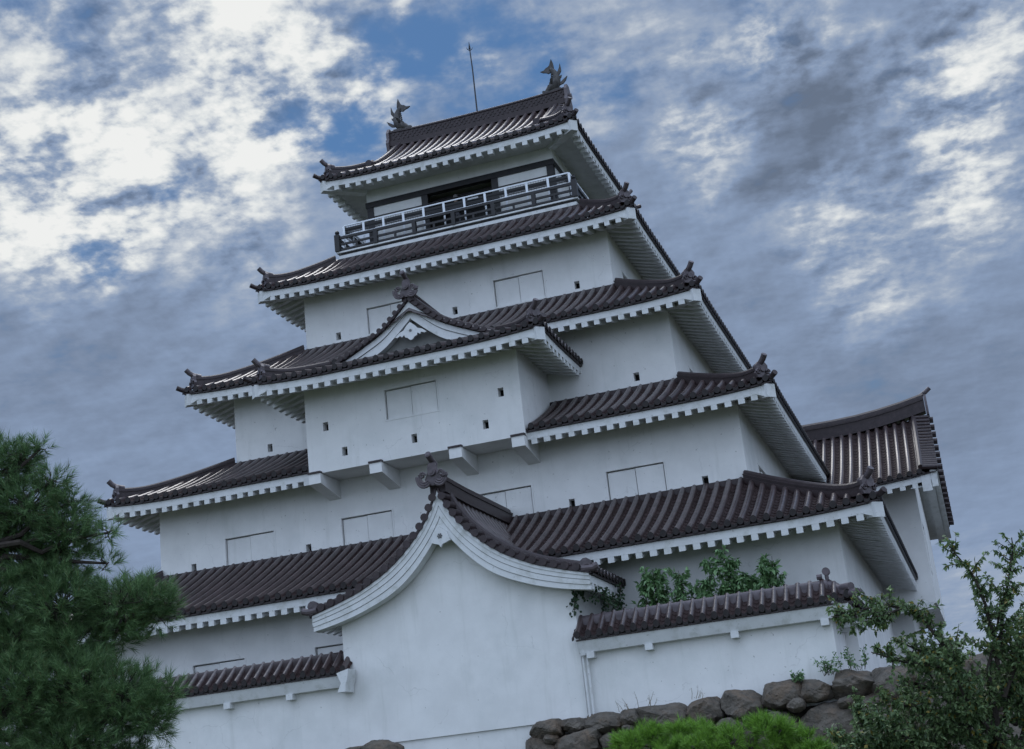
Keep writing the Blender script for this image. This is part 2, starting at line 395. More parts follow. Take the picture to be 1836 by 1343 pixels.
def eaves(parent, sides, ov, raft=0.40, raft_len=None, tile_ov=0.1, fh=0.22, rh=0.16, slope=0.28, name='eaves', corners=(), backing=True):
    """white fascia, rafters and soffit. sides: (O, a, b, L, S, m0, m1): m0/m1 say whether the ends are mitred at a hip"""
    mb = MB()
    for (O, a, b, L, S, m0, m1) in sides:
        ss = np.unique(np.concatenate([np.linspace(0, min(3, L / 2), 9), np.linspace(min(3, L / 2), L - min(3, L / 2), 6), np.linspace(L - min(3, L / 2), L, 9)]))
        def pt(s, v, z): p = O + a * s + b * v; p[2] = z; return p
        def clip(s, v): return min(max(s, v if m0 else 0.0), L - v if m1 else L)
        top = lambda s: float(S(np.array(s), np.array(0.0))) - 0.125
        G = []
        for s in ss:
            row = []
            for v, dz in ((tile_ov, 0), (tile_ov, -fh), (tile_ov + .14, -fh), (tile_ov + .14, 0)):
                q = clip(s, v); row.append(pt(q, v, top(q) + dz))
            G.append(row)
        mb.grid(np.array(G), 0, True, smooth=False)
        if not m0: mb.add(G[0], [(0, 1, 2, 3)], 0, False)
        if not m1: mb.add(G[-1], [(3, 2, 1, 0)], 0, False)
        # dark board that closes the tile edge
        G = []
        for s in ss:
            row = []
            for v, dz in ((.03, 0.06), (.03, .012), (tile_ov + .16, .012), (tile_ov + .16, .1)):
                q = clip(s, v); row.append(pt(q, v, top(q) + dz))
            G.append(row)
        mb.grid(np.array(G), 1, True, smooth=False)
        vin = ov + tile_ov
        G = []
        for s in ss:
            row = []
            for v in (tile_ov + .13, vin + .02):
                q = clip(s, v); row.append(pt(q, v, top(q) - fh + .015 + slope * (v - tile_ov)))
            G.append(row)
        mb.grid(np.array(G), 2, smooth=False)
        n = int(L / raft); wd = 0.19
        for i in range(n):
            s = (i + .5) * L / n + rnd.uniform(-.014, .014); wd = .19 + rnd.uniform(-.014, .014); rj = rnd.uniform(-.012, .012)
            hd = min(s if m0 else 99, (L - s) if m1 else 99)
            v1 = min(vin + .02, hd - .1, tile_ov + raft_len if raft_len else 99)
            if v1 < tile_ov + .12: continue
            zb = top(s) - fh
            v0 = tile_ov + .004
            z0b = zb - rh + rj; z1b = z0b + slope * (v1 - v0)
            Vv = [pt(s - wd / 2, v0, z0b), pt(s + wd / 2, v0, z0b), pt(s + wd / 2, v1, z1b), pt(s - wd / 2, v1, z1b),
                  pt(s - wd / 2, v0, zb + .012), pt(s + wd / 2, v0, zb + .012), pt(s + wd / 2, v1, z1b + rh + .012), pt(s - wd / 2, v1, z1b + rh + .012)]
            mb.hexa(Vv)
    for (c, dx, dy, S) in corners:                 # hip rafters
        d = V3(dx, dy, 0) / math.sqrt(2); sd = V3(-d[1], d[0], 0)
        L1 = (ov + tile_ov) * math.sqrt(2)
        zt = float(S(np.array(0.0), np.array(0.0))) - 0.125
        def q(k, sg, z): p = c + d * k + sd * sg; p[2] = z; return p
        k0 = tile_ov * math.sqrt(2) - .03
        mb.hexa([q(k0, -.15, zt - fh - rh - .05), q(k0, .15, zt - fh - rh - .05), q(L1, .15, zt - fh - rh + slope * .7 * L1 - .1), q(L1, -.15, zt - fh - rh + slope * .7 * L1 - .1),
                 q(k0, -.15, zt - .02), q(k0, .15, zt - .02), q(L1, .15, zt - .02 + .2), q(L1, -.15, zt - .02 + .2)])
        # plaster gussets beside the hip rafter
        for sg in (-1, 1):
            mb.hexa([q(k0 + .12, sg * .13, zt - fh - rh), q(k0 + .12, sg * .15, zt - fh - rh), q(k0 + .42, sg * .38, zt - fh + .0), q(k0 + .42, sg * .1, zt - fh - rh),
                     q(k0 + .12, sg * .13, zt - fh + .01), q(k0 + .12, sg * .15, zt - fh + .01), q(k0 + .42, sg * .38, zt - fh + .01), q(k0 + .42, sg * .1, zt - fh + .01)])
        p = c + Z * (float(S(np.array(0.0), np.array(0.0))) - c[2] + .03)
        mb.tube([p + d * .25, p - d * .02 + Z * .02, p - d * .2 + Z * .09], [.085, .085, .09], 9, 1)
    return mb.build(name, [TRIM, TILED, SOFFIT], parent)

def fprof(rise, V, m=0.8):
    m0 = rise / V * m; c = (rise - m0 * V) / V ** 2
    return lambda v: m0 * np.asarray(v) + c * np.asarray(v) ** 2

LIFT = 0.13
def skirt_roof(keep, x0, x1, y0, y1, e, t, ov, V, back_detail=False, label=None, raft_len=None, gap=None):
    """hipped skirt roof; x0..y1: face of the fascia; e: fascia top at the corners; t: top of the slope; V: run"""
    to = 0.1
    A = V3(x0 - to, y0 - to, 0); Bc = V3(x1 + to, y0 - to, 0); Cc = V3(x1 + to, y1 + to, 0); Dc = V3(x0 - to, y1 + to, 0)
    LX, LY = x1 - x0 + 2 * to, y1 - y0 + 2 * to
    e0 = e - LIFT + 0.125
    f = fprof(t - e0, V + to)
    SX, SY = Sfun(LX, e0, f, LIFT), Sfun(LY, e0, f, LIFT)
    VT = V + to
    mb = MB()
    front = [(A, X, Y, LX, SX, 1, 1)]
    if gap:
        sa, sb_ = gap[0] - A[0], gap[1] - A[0]
        front = [(A, X, Y, sa, SX, 1, 0), (A + X * sb_, X, Y, LX - sb_, lambda s, v: SX(np.asarray(s, float) + sb_, v), 0, 1)]
        tile_slope(mb, A, X, Y, LX, SX, lambda s: min(VT, s, LX - s), s1=sa); tile_slope(mb, A, X, Y, LX, SX, lambda s: min(VT, s, LX - s), s0=sb_)
    for (O, a, b, L, S, det) in (() if gap else ((A, X, Y, LX, SX, True),)) + ((Bc, Y, -X, LY, SY, True), (Cc, -X, -Y, LX, SX, False), (Dc, -Y, X, LY, SY, False)):
        tile_slope(mb, O, a, b, L, S, lambda s: min(VT, s, L - s), detail=det)
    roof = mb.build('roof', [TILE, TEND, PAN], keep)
    if label: roof['label'] = label
    eaves(roof, front + [(Bc, Y, -X, LY, SY, 1, 1), (Cc, -X, -Y, LX, SX, 1, 1), (Dc, -Y, X, LY, SY, 1, 1)], ov,
          corners=[(A, 1, 1, SX), (Bc, -1, 1, SX), (Cc, -1, -1, SX), (Dc, 1, -1, SX)], raft_len=raft_len)
    for c, dx, dy in ((A, 1, 1), (Bc, -1, 1), (Cc, -1, -1), (Dc, 1, -1)):
        hip(roof, c, dx, dy, SX, 0.28, VT - 0.02)
    # layered strip of ridge tile against the upper wall
    ms = MB(); h = VT - .02
    xa, xb, ya, yb = x0 - to + h, x1 + to - h, y0 - to + h, y1 + to - h
    prof = [(-.07, -.1), (-.07, .05), (-.03, .05), (-.03, .09), (.05, .09), (.05, -.1)]
    zt = t + .02
    for p, q, sd in (((xa, ya), (xb, ya), Y), ((xb, ya), (xb, yb), -X), ((xb, yb), (xa, yb), -Y), ((xa, yb), (xa, ya), X)):
        ms.sweep([V3(*p, zt), V3(*q, zt)], sd, prof)
    ms.build('wall_flashing', TILED, roof)
    return roof

# ------------------------------------------------------------------ walls with openings
def wall_face(mb, P0, u, Lw, z0, z1, holes, mi=0):
    us = sorted({0.0, Lw} | {h[0] for h in holes} | {h[1] for h in holes})
    zs = sorted({z0, z1} | {h[2] for h in holes} | {h[3] for h in holes})
    for i in range(len(us) - 1):
        for j in range(len(zs) - 1):
            uc, zc = (us[i] + us[i + 1]) / 2, (zs[j] + zs[j + 1]) / 2
            if any(h[0] < uc < h[1] and h[2] < zc < h[3] for h in holes): continue
            q = [P0 + u * us[i] + Z * zs[j], P0 + u * us[i + 1] + Z * zs[j], P0 + u * us[i + 1] + Z * zs[j + 1], P0 + u * us[i] + Z * zs[j + 1]]
            mb.add(q, [(0, 1, 2, 3)], mi, False)
def recess(mb, P0, u, n, h, depth, mi_side=0, mi_back=1):
    a, b, c, d = h
    o = [P0 + u * a + Z * c, P0 + u * b + Z * c, P0 + u * b + Z * d, P0 + u * a + Z * d]
    i = [q + n * depth for q in o]
    for k in range(4):
        mb.add([o[k], i[k], i[(k + 1) % 4], o[(k + 1) % 4]], [(0, 1, 2, 3)], mi_side, False)
    mb.add(i, [(0, 1, 2, 3)], mi_back, False)
def loophole(keep, P0, u, n, uc, zc, w_=0.19, h_=0.29):
    h = (uc - w_ / 2, uc + w_ / 2, zc - h_ / 2, zc + h_ / 2)
    mb = MB(); recess(mb, P0, u, n, h, 0.3); mb.build('loophole', [PLASTER, DARK], keep); return h
def window(keep, P0, u, n, u0, u1, z0, z1, swap=False):
    h = (u0, u1, z0, z1)
    mb = MB(); recess(mb, P0, u, n, h, 0.14, 0, 1)
    # plaster lip around the opening, a little proud of the wall
    w_ = .055
    for (a, b, c, d) in ((u0 - w_, u1 + w_, z0 - w_, z0 - .004), (u0 - w_, u1 + w_, z1 + .004, z1 + w_), (u0 - w_, u0 - .004, z0 - .003, z1 + .003), (u1 + .004, u1 + w_, z0 - .003, z1 + .003)):
        q = [P0 + u * a + Z * c - n * .012, P0 + u * b + Z * c - n * .012, P0 + u * b + Z * c + n * .02, P0 + u * a + Z * c + n * .02]
        mb.hexa(q + [x + Z * (d - c) for x in q])
    win = mb.build('window', [PLASTER, LINE], keep)
    um = (u0 + u1) / 2
    for a, b, dp in ((u0 + .03, um - .012, .085), (um + .012, u1 - .03, .05)):
        ms = MB()
        q = [P0 + u * a + Z * (z0 + .012) + n * dp, P0 + u * b + Z * (z0 + .012) + n * dp, P0 + u * b + Z * (z0 + .012) + n * (dp + .035), P0 + u * a + Z * (z0 + .012) + n * (dp + .035)]
        ms.hexa(q + [x + Z * (z1 - z0 - .045) for x in q]); ms.build('shutter', PLASTER, win)
    return h
def storey(keep, x0, x1, y0, y1, z0, z1, wins=(), holes=(), rwins=(), rholes=(), label=None):
    P0 = V3(x0, y0, 0); PR = V3(x1, y0, 0)
    hf = [window(keep, P0, X, Y, a - x0, b - x0, c, d) for a, b, c, d in wins] + [loophole(keep, P0, X, Y, a - x0, c) for a, c in holes]
    hr = [window(keep, PR, Y, -X, a - y0, b - y0, c, d) for a, b, c, d in rwins] + [loophole(keep, PR, Y, -X, a - y0, c) for a, c in rholes]
    mb = MB()
    wall_face(mb, P0, X, x1 - x0, z0, z1, hf); wall_face(mb, PR, Y, y1 - y0, z0, z1, hr)
    wall_face(mb, V3(x1, y1, 0), -X, x1 - x0, z0, z1, []); wall_face(mb, V3(x0, y1, 0), -Y, y1 - y0, z0, z1, [])
    mb.add([(x0, y0, z1), (x1, y0, z1), (x1, y1, z1), (x0, y1, z1)], [(0, 1, 2, 3)], 0, False)
    o = mb.build('wall', PLASTER, keep)
    if label: o['label'] = label
    return o

# ================================================================== THE KEEP
BASE = -4.0
D1 = 24.0
HW = [12.677, 10.10, 8.07, 5.967, 3.858]
YF = [0.0, 2.643, 4.592, 6.569, 8.472]
EV = [0.697, 5.151, 9.234, 13.334, 18.079]
OV = 1.215
TOPZ = [2.62, 6.64, 11.03, 14.74]
keep = empty('castle_keep', (0, 12, BASE))
tag(keep, 'tall white five storey castle keep with red brown tiled skirt roofs', 'castle')

storey(keep, -HW[0], HW[0], YF[0], D1 - YF[0], BASE - .3, 0.75,
       wins=[(-7.49, -5.69, -1.75, -.76), (-3.29, -1.49, -1.75, -.76)], holes=[(-8.9, -1.5), (9.6, -1.4)],
       rwins=[(4.0, 5.9, -1.9, -.85)])
storey(keep, -HW[1], HW[1], YF[1], D1 - YF[1], 2.0, 5.2,
       wins=[(-7.61, -5.79, 2.68, 3.64), (-3.31, -1.51, 2.68, 3.64), (1.5, 3.28, 2.68, 3.64), (5.75, 7.59, 2.68, 3.64)],
       holes=[(-8.84, 2.84), (-4.55, 2.84), (4.55, 2.84), (8.80, 2.84)], rwins=[(5.4, 7.2, 2.68, 3.64)])
storey(keep, -HW[2], HW[2], YF[2], D1 - YF[2], 6.0, 9.3, holes=[(-6.73, 7.07), (6.73, 7.07)], rwins=[(7.2, 8.9, 6.8, 7.8)])
storey(keep, -HW[3], HW[3], YF[3], D1 - YF[3], 10.3, 13.4, wins=[(-3.45, -1.57, 11.23, 12.25), (1.57, 3.45, 11.23, 12.25)],
       holes=[(-4.65, 11.41), (0.01, 11.43), (4.65, 11.41)], rwins=[(8.3, 10.0, 11.2, 12.2)])
for i in range(4):
    V = (YF[i + 1] - YF[i]) + OV if i < 3 else 7.56 - YF[3] + OV
    skirt_roof(keep, -HW[i] - OV, HW[i] + OV, YF[i] - OV, D1 - YF[i] + OV, EV[i], TOPZ[i], OV, V, gap=(-3.695, 3.695) if i == 1 else None)

# ---------------- top storey
o5 = 1.28
x5, y5 = HW[4], YF[4]
mb = MB()
mb.box((-x5 - .0, y5, 17.35), (x5, D1 - y5, 18.15))                         # plaster frieze
mb.build('wall', PLASTER, keep)
mb = MB()
for s in (0,):
    mb.box((-x5 - .04, y5 - .06, 17.12), (x5 + .04, y5 + .2, 17.346)); mb.box((-x5 - .04, D1 - y5 - .2, 17.12), (x5 + .04, D1 - y5 + .06, 17.346))
    mb.box((-x5 - .04, y5 + .203, 17.12), (-x5 + .2, D1 - y5 - .203, 17.346)); mb.box((x5 - .2, y5 + .203, 17.12), (x5 + .04, D1 - y5 - .203, 17.346))
    mb.box((-x5 - .02, y5 - .04, 16.7), (x5 + .02, y5 + .1, 16.72))
for xx in (-x5 + .14, -1.42, 0, 1.48, x5 - .14):
    if xx: mb.box((xx - .13, y5 - .03, 14.9), (xx + .13, y5 + .22, 17.118))
for yy in (y5 + 2.3, y5 + 4.6, D1 - y5 - .16):
    mb.box((x5 - .2, yy - .13, 14.9), (x5 + .03, yy + .13, 17.118)); mb.box((-x5 - .03, yy - .13, 14.9), (-x5 + .2, yy + .13, 17.118))
mb.box((-1.29, y5 + 1.6, 14.9), (1.35, y5 + 1.7, 17.1)); mb.box((-x5 + .3, y5 + .5, 17.0), (x5 - .3, D1 - y5 - .5, 17.05))
mb.box((-1.29, y5 + .0, 15.0), (1.35, y5 + .1, 15.35))
mb.build('timber_frame', BLACK, keep)
for a, b in ((-3.59, -1.55), (1.61, 3.59)):
    mb = MB(); mb.box((a, y5 + .02, 15.05), (b, y5 + .09, 17.118)); mb.build('sliding_panel', PLASTER, keep)
for a, b in ((y5 + .3, y5 + 2.17), (y5 + 2.43, y5 + 4.47), (y5 + 4.73, D1 - y5 - .3)):
    for xx in (x5 - .06, -x5 + .02):
        mb = MB(); mb.box((xx, a, 15.05), (xx + .05, b, 17.118)); mb.build('sliding_panel', PLASTER, keep)

# ---------------- balcony
bx, by0, by1 = 4.75, 7.57, D1 - 7.57
mb = MB()
mb.box((-bx, by0, 14.2), (bx, by1, 14.86), 1)
mb.box((-bx - .05, by0 - .05, 14.86), (bx + .05, by1 + .05, 14.99), 0)
mb.box((-bx + .02, by0 - .01, 14.99), (bx - .02, by1 + .01, 15.09), 1)
mb.box((-bx - .12, by0 - .1, 15.09), (bx + .12, by1 + .1, 15.15), 0)
balc = mb.build('balcony', [TRIM, BLACK], keep)
mb = MB()
def railrun(mb, pts, z, th, h):
    for (p, q) in zip(pts[:-1], pts[1:]):
        d = V3(q[0] - p[0], q[1] - p[1], 0); L = np.linalg.norm(d); d /= L; sd = V3(-d[1], d[0], 0)
        a = V3(*p, z) + d * th / 2; b = V3(*q, z) - d * th / 2
        mb.hexa([a - sd * th / 2, b - sd * th / 2, b + sd * th / 2, a + sd * th / 2] + [x + Z * h for x in (a - sd * th / 2, b - sd * th / 2, b + sd * th / 2, a + sd * th / 2)])
ring = [(-4.8, 7.5), (4.8, 7.5), (4.8, D1 - 7.5), (-4.8, D1 - 7.5), (-4.8, 7.5)]
railrun(mb, ring, 15.66, .09, .10); railrun(mb, ring, 15.40, .07, .08); railrun(mb, ring, 15.18, .08, .07)
for p, q in zip(ring[:-1], ring[1:]):
    n = 6
    for i in range(n * 2):
        t = i / (n * 2); x = p[0] + (q[0] - p[0]) * t; y = p[1] + (q[1] - p[1]) * t
        if i == 0:
            mb.box((x - .1, y - .1, 15.16), (x + .1, y + .1, 15.84))
            mb.tube([(x, y, 15.84), (x, y, 15.88), (x, y, 15.92), (x, y, 15.99), (x, y, 16.04)], [.1, .06, .09, .08, .02], 10)
        elif i % 2 == 0: mb.box((x - .075, y - .075, 15.16), (x + .075, y + .075, 15.655))
        else: mb.box((x - .04, y - .03, 15.16), (x + .04, y + .03, 15.40))
mb.build('black_railing', BLACK, balc)
mb = MB(); mn = MB()
wr = [(-4.6, 7.72), (4.6, 7.72), (4.6, D1 - 7.72), (-4.6, D1 - 7.72), (-4.6, 7.72)]
railrun(mb, wr, 16.25, .05, .05); railrun(mb, wr, 15.83, .05, .055)
for p, q in zip(wr[:-1], wr[1:]):
    L = math.hypot(q[0] - p[0], q[1] - p[1]); n = round(L / .836)
    for i in range(n):
        t = i / n; x = p[0] + (q[0] - p[0]) * t; y = p[1] + (q[1] - p[1]) * t
        mb.box((x - .045, y - .02, 15.885), (x + .045, y + .02, 16.249)); mb.box((x - .03, y - .015, 15.15), (x + .03, y + .015, 15.829))
    d = V3(q[0] - p[0], q[1] - p[1], 0) / L
    for i in range(1, int(L / .1)):
        c = V3(*p, 0) + d * (i * .1); mn.box((c[0] - .004, c[1] - .004, 15.88), (c[0] + .004, c[1] + .004, 16.25))
    for k in range(1, 4):
        a = V3(*p, 15.88 + k * .1); b = V3(*q, 15.88 + k * .06); mn.box(np.minimum(a, b) - .0035, np.maximum(a, b) + .0035)
mb.build('white_railing', WHITEM, balc); mn.build('safety_net', NET, balc)
mb = MB(); mb.box((.57, 7.69, 16.12), (1.0, 7.70, 16.19)); mb.build('sign_plate', PAPER, balc)

# ---------------- top roof (hip and gable)
to = .1
rx0, rx1, ry0, ry1 = -x5 - o5 - to, x5 + o5 + to, y5 - o5 - to, D1 - y5 + o5 + to
LX, LY = rx1 - rx0, ry1 - ry0
YC = 12.0; VR = YC - ry0
e0 = EV[4] - .16 + .125
f5 = fprof(21.32 - e0, VR, 0.72)
S5x, S5y = Sfun(LX, e0, f5, .16), Sfun(LY, e0, f5, .16)
KG = 1.62; XG = rx1 - KG                          # gable plane
mb = MB()
A, Bc, Cc, Dc = V3(rx0, ry0, 0), V3(rx1, ry0, 0), V3(rx1, ry1, 0), V3(rx0, ry1, 0)
def vm_main(L):
    def q(s):
        d = min(s, L - s)
        return VR if d >= KG - .32 else d
    return q
tile_slope(mb, A, X, Y, LX, S5x, vm_main(LX)); tile_slope(mb, Cc, -X, -Y, LX, S5x, vm_main(LX), detail=False)
for O, a, b in ((Bc, Y, -X), (Dc, -Y, X)):
    tile_slope(mb, O, a, b, LY, S5y, lambda s: min(KG + .1, s, LY - s))
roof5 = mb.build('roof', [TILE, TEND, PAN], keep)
eaves(roof5, [(A, X, Y, LX, S5x, 1, 1), (Bc, Y, -X, LY, S5y, 1, 1), (Cc, -X, -Y, LX, S5x, 1, 1), (Dc, -Y, X, LY, S5y, 1, 1)], o5, raft_len=.3, raft=.44, slope=.1,
      corners=[(A, 1, 1, S5x), (Bc, -1, 1, S5x), (Cc, -1, -1, S5x), (Dc, 1, -1, S5x)])
for c, dx, dy in ((A, 1, 1), (Bc, -1, 1), (Cc, -1, -1), (Dc, 1, -1)): hip(roof5, c, dx, dy, S5x, .28, KG + .05)
for sg in (-1, 1):                               # gable walls, barge boards and verge ridges
    mg = MB()
    xg = sg * (XG - .25)
    ys = np.linspace(ry0 + KG, ry1 - KG, 25)
    zs = [e0 + float(f5(min(y - ry0, ry1 - y))) for y in ys]
    mg.prism([(xg, y, z - .05) for y, z in zip(ys, zs)], (sg * -.1, 0, 0))
    poly = [(xg + sg * .28, y, z - .02) for y, z in zip(ys, zs)] + [(xg + sg * .28, y, z - .34) for y, z in zip(ys[::-1], zs[::-1])]
    for i in range(24):
        q = [(xg + sg * .2, ys[i], zs[i] - .36), (xg + sg * .28, ys[i], zs[i] - .36), (xg + sg * .28, ys[i + 1], zs[i + 1] - .36), (xg + sg * .2, ys[i + 1], zs[i + 1] - .36)]
        mg.hexa(q + [(a, b, z_ + .34) for (a, b, _), z_ in zip(q, (zs[i] - .36, zs[i] - .36, zs[i + 1] - .36, zs[i + 1] - .36))])
    mg.build('gable_wall', TRIM, roof5)
for sg in (-1, 1):
    for side in (0, 1):
        mk = MB(); path = []
        for v in np.linspace(KG - .55, VR, 16):
            y = ry0 + v if side == 0 else ry1 - v
            path.append(V3(sg * (XG - .12), y, e0 + float(f5(v)) + .05 + .12 * max(0, 1 - (v - KG + .55) / .8) ** 2))
        mk.sweep(path, X, scaled(RIDGE_PROF, .8, .8))
        p = path[0]; d = Y if side == 0 else -Y
        mk.tube([p + Z * .1, p + Z * .1 - d * .06], [.14, .14], 10)
        for v in np.arange(KG, VR - .2, .3):
            y = ry0 + v if side == 0 else ry1 - v; z = e0 + float(f5(v)) + .05
            mk.tube([(sg * (XG - .05), y, z + .03), (sg * (XG + .22), y, z - .01)], .09, 8)
        mk.build('verge_ridge', TILED, roof5)
mk = MB()
RX = 3.93
rp = [V3(x, YC, 21.36 + .10 * (abs(x) / RX) ** 3) for x in np.linspace(-RX, RX, 15)]
mk.sweep(rp, Y, [(-.3, -.2), (-.3, .02), (-.24, .02), (-.24, .07), (-.2, .07), (-.2, .46), (-.24, .46), (-.24, .52), (-.16, .52), (-.12, .60), (-.05, .64), (.05, .64), (.12, .60), (.16, .52), (.24, .52), (.24, .46), (.2, .46), (.2, .07), (.24, .07), (.24, .02), (.3, .02), (.3, -.2)])
for sd in (-1, 1):                               # lattice of round tiles let into the ridge sides
    for i in range(36):
        x = -RX + .2 + i * (2 * RX - .4) / 35
        for z_, o_ in ((.16, 0), (.27, .1), (.38, 0)):
            zz = 21.36 + .10 * (abs(x) / RX) ** 3 + z_
            mk.tube([(x + o_, YC + sd * .19, zz), (x + o_, YC + sd * .225, zz)], .05, 8)
mk.build('main_ridge', TILED, roof5)
for sg in (-1, 1):
    mk = MB()
    q = [(-.34, -.5), (-.42, -.1), (-.3, .1), (-.32, .4), (-.15, .66), (.15, .66), (.32, .4), (.3, .1), (.42, -.1), (.34, -.5)]
    mk.prism([V3(sg * (RX - .02), YC + a, 21.48 + z) for a, z in q], (sg * .12, 0, 0))
    mk.tube([(sg * (RX + .1), YC, 21.62), (sg * (RX + .2), YC, 21.62)], .13, 12)
    mk.build('ridge_end_tile', ORN, roof5)

# ---------------- fish ornaments on the ridge
def fish(sg):
    mb = MB()
    x0, z0 = sg * 3.50, 22.02                      # inward = -sg
    i_ = -sg
    def P(a, z, dy=0): return V3(x0 + i_ * a, YC + dy, z0 + z)
    body = [P(.42, .05), P(.26, .12), P(.05, .2), P(-.06, .36), P(-.1, .56), P(-.07, .78), P(.02, .95), P(.12, 1.05)]
    mb.tube(body, [.09, .2, .235, .22, .19, .15, .12, .09], 12, flat=.85, ref=(0, 1, 0))
    def fin(pts, th=.05):
        mb.prism([P(a, z, -th / 2) for a, z in pts], (0, th, 0))
    fin([(.06, .92), (-.04, 1.08), (-.02, 1.3), (.04, 1.5), (.10, 1.34), (.15, 1.22), (.22, 1.16), (.3, 1.14), (.40, 1.05), (.56, 1.03), (.45, .96), (.33, .93), (.22, .86)], .07)
    fin([(-.06, .8), (-.18, .86), (-.26, 1.02), (-.31, 1.2), (-.33, 1.0), (-.33, .84), (-.22, .68)], .06)
    fin([(-.2, .62), (-.33, .66), (-.3, .56), (-.22, .5)], .06)
    fin([(-.24, .34), (-.38, .44), (-.56, .56), (-.48, .38), (-.36, .26), (-.2, .22)], .06)
    fin([(.14, .32), (.2, .4), (.22, .3), (.27, .28), (.2, .2)], .3)
    for sd in (-1, 1):
        mb.tube([P(.24, .2, sd * .15), P(.24, .2, sd * .2)], .05, 8)      # eyes
        mb.prism([P(.05, .25, sd * .18), P(-.02, .48, sd * .34), P(.1, .42, sd * .32), P(.16, .3, sd * .2)], (0.0, sd * .05, 0))
    for k in range(6):                              # belly scutes
        z = .45 + k * .09; mb.tube([P(.13 - .01 * k, z, -.06), P(.13 - .01 * k, z, .06)], .035, 6)
    mb.box(np.minimum(P(.55, -.06, -.14), P(-.25, .06, .14)), np.maximum(P(.55, -.06, -.14), P(-.25, .06, .14)))
    for a in (.5, .36): mb.tube([P(a, .03, -.12), P(a, .09, 0), P(a, .03, .12)], .06, 6)
    o = mb.build('fish_ornament', FISH, keep)
    o['label'] = 'left grey fish ornament with its tail curled up on the top ridge' if sg < 0 else 'right grey fish ornament with its tail curled up on the top ridge'
fish(-1); fish(1)
mb = MB()
mb.tube([(0.02, YC, 21.9), (0.02, YC, 24.0), (-.01, YC, 25.0)], [.035, .03, .024], 8)
mb.tube([(-.01, YC, 25.0), (-.01, YC, 25.32)], [.05, .008], 8)
for a in range(4):
    t = a * math.pi / 2 + .4; c, s_ = math.cos(t), math.sin(t)
    mb.tube([(-.01, YC, 24.9), (-.01 + c * .1, YC + s_ * .1, 24.98), (-.01 + c * .14, YC + s_ * .14, 25.07)], [.018, .016, .004], 6)
mb.build('lightning_rod', STEEL, keep)

# ---------------- projecting bay on the third storey
bayx, bayy = 3.70, 1.25
mb = MB()
P0, PR = V3(-bayx, bayy, 0), V3(bayx, bayy, 0)
hf = [window(keep, P0, X, Y, -.86 + bayx, .93 + bayx, 6.26, 7.25)] + [loophole(keep, P0, X, Y, a + bayx, c) for a, c in ((-3.0, 6.43), (-2.39, 5.49), (.03, 5.48), (2.45, 5.49), (3.05, 6.43))]
wall_face(mb, P0, X, 2 * bayx, 4.92, 8.0, hf); wall_face(mb, PR, Y, YF[2] - bayy, 4.92, 8.0, []); wall_face(mb, V3(-bayx, YF[2], 0), -Y, YF[2] - bayy, 4.92, 8.0, [])
mb.add([(-bayx, bayy, 4.92), (bayx, bayy, 4.92), (bayx, YF[2], 4.92), (-bayx, YF[2], 4.92)], [(3, 2, 1, 0)], 0, False)
bay = mb.build('bay', PLASTER, keep)
for xc in (-3.46, -1.32, 1.40, 3.48):
    mb = MB()
    a, b = xc - .21, xc + .21
    mb.hexa([(a, bayy - .12, 4.57), (b, bayy - .12, 4.57), (b, YF[1] + .05, 4.30), (a, YF[1] + .05, 4.30), (a, bayy - .12, 4.90), (b, bayy - .12, 4.90), (b, YF[1] + .05, 4.90), (a, YF[1] + .05, 4.90)])
    mb.box((a - .02, bayy - .16, 4.902), (b + .02, bayy - .004, 4.965), 1)
    mb.build('bracket', [PLASTER, TILED], bay)
# bay roof: hip and gable facing the front
qx0, qx1, qy0 = -4.88 - to, 4.88 + to, .05 - to
qy1 = 6.5
BLX, BLY = qx1 - qx0, qy1 - qy0
be0 = 7.89 - .13 + .125
VB = -qx0
fb = fprof(10.0 - be0, VB, .62)
SBx = Sfun(BLX, be0, fb, .13)
def SBy(s, v):                                   # right side, s runs back from the front corner
    s = np.asarray(s, float); v = np.asarray(v, float)
    return be0 + fb(v) + .13 * np.maximum(0, 1 - s / 2.8) ** 2 * np.maximum(0, 1 - v / 2)
SByL = lambda s, v: SBy(BLY - np.asarray(s, float), v)
KB = 1.95
A, Bc, Dc = V3(qx0, qy0, 0), V3(qx1, qy0, 0), V3(qx0, qy1, 0)
mb = MB()
tile_slope(mb, A, X, Y, BLX, SBx, lambda s: min(KB + .12, s, BLX - s))
tile_slope(mb, Bc, Y, -X, BLY, SBy, lambda s: VB if s > KB else s)
tile_slope(mb, Dc, -Y, X, BLY, SByL, lambda s: VB if BLY - s > KB else BLY - s)
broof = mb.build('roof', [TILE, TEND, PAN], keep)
broof['label'] = 'small gabled roof over the projecting third floor bay'
BE = YF[2] - qy0 + .3
eaves(broof, [(A, X, Y, BLX, SBx, 1, 1), (Bc, Y, -X, BE, SBy, 1, 0), (V3(qx0, qy0 + BE, 0), -Y, X, BE, lambda s, v: SBy(BE - np.asarray(s, float), v), 0, 1)], 1.18,
      corners=[(A, 1, 1, SBx), (Bc, -1, 1, SBx)])
hip(broof, A, 1, 1, SBx, .28, KB); hip(broof, Bc, -1, 1, SBx, .28, KB)

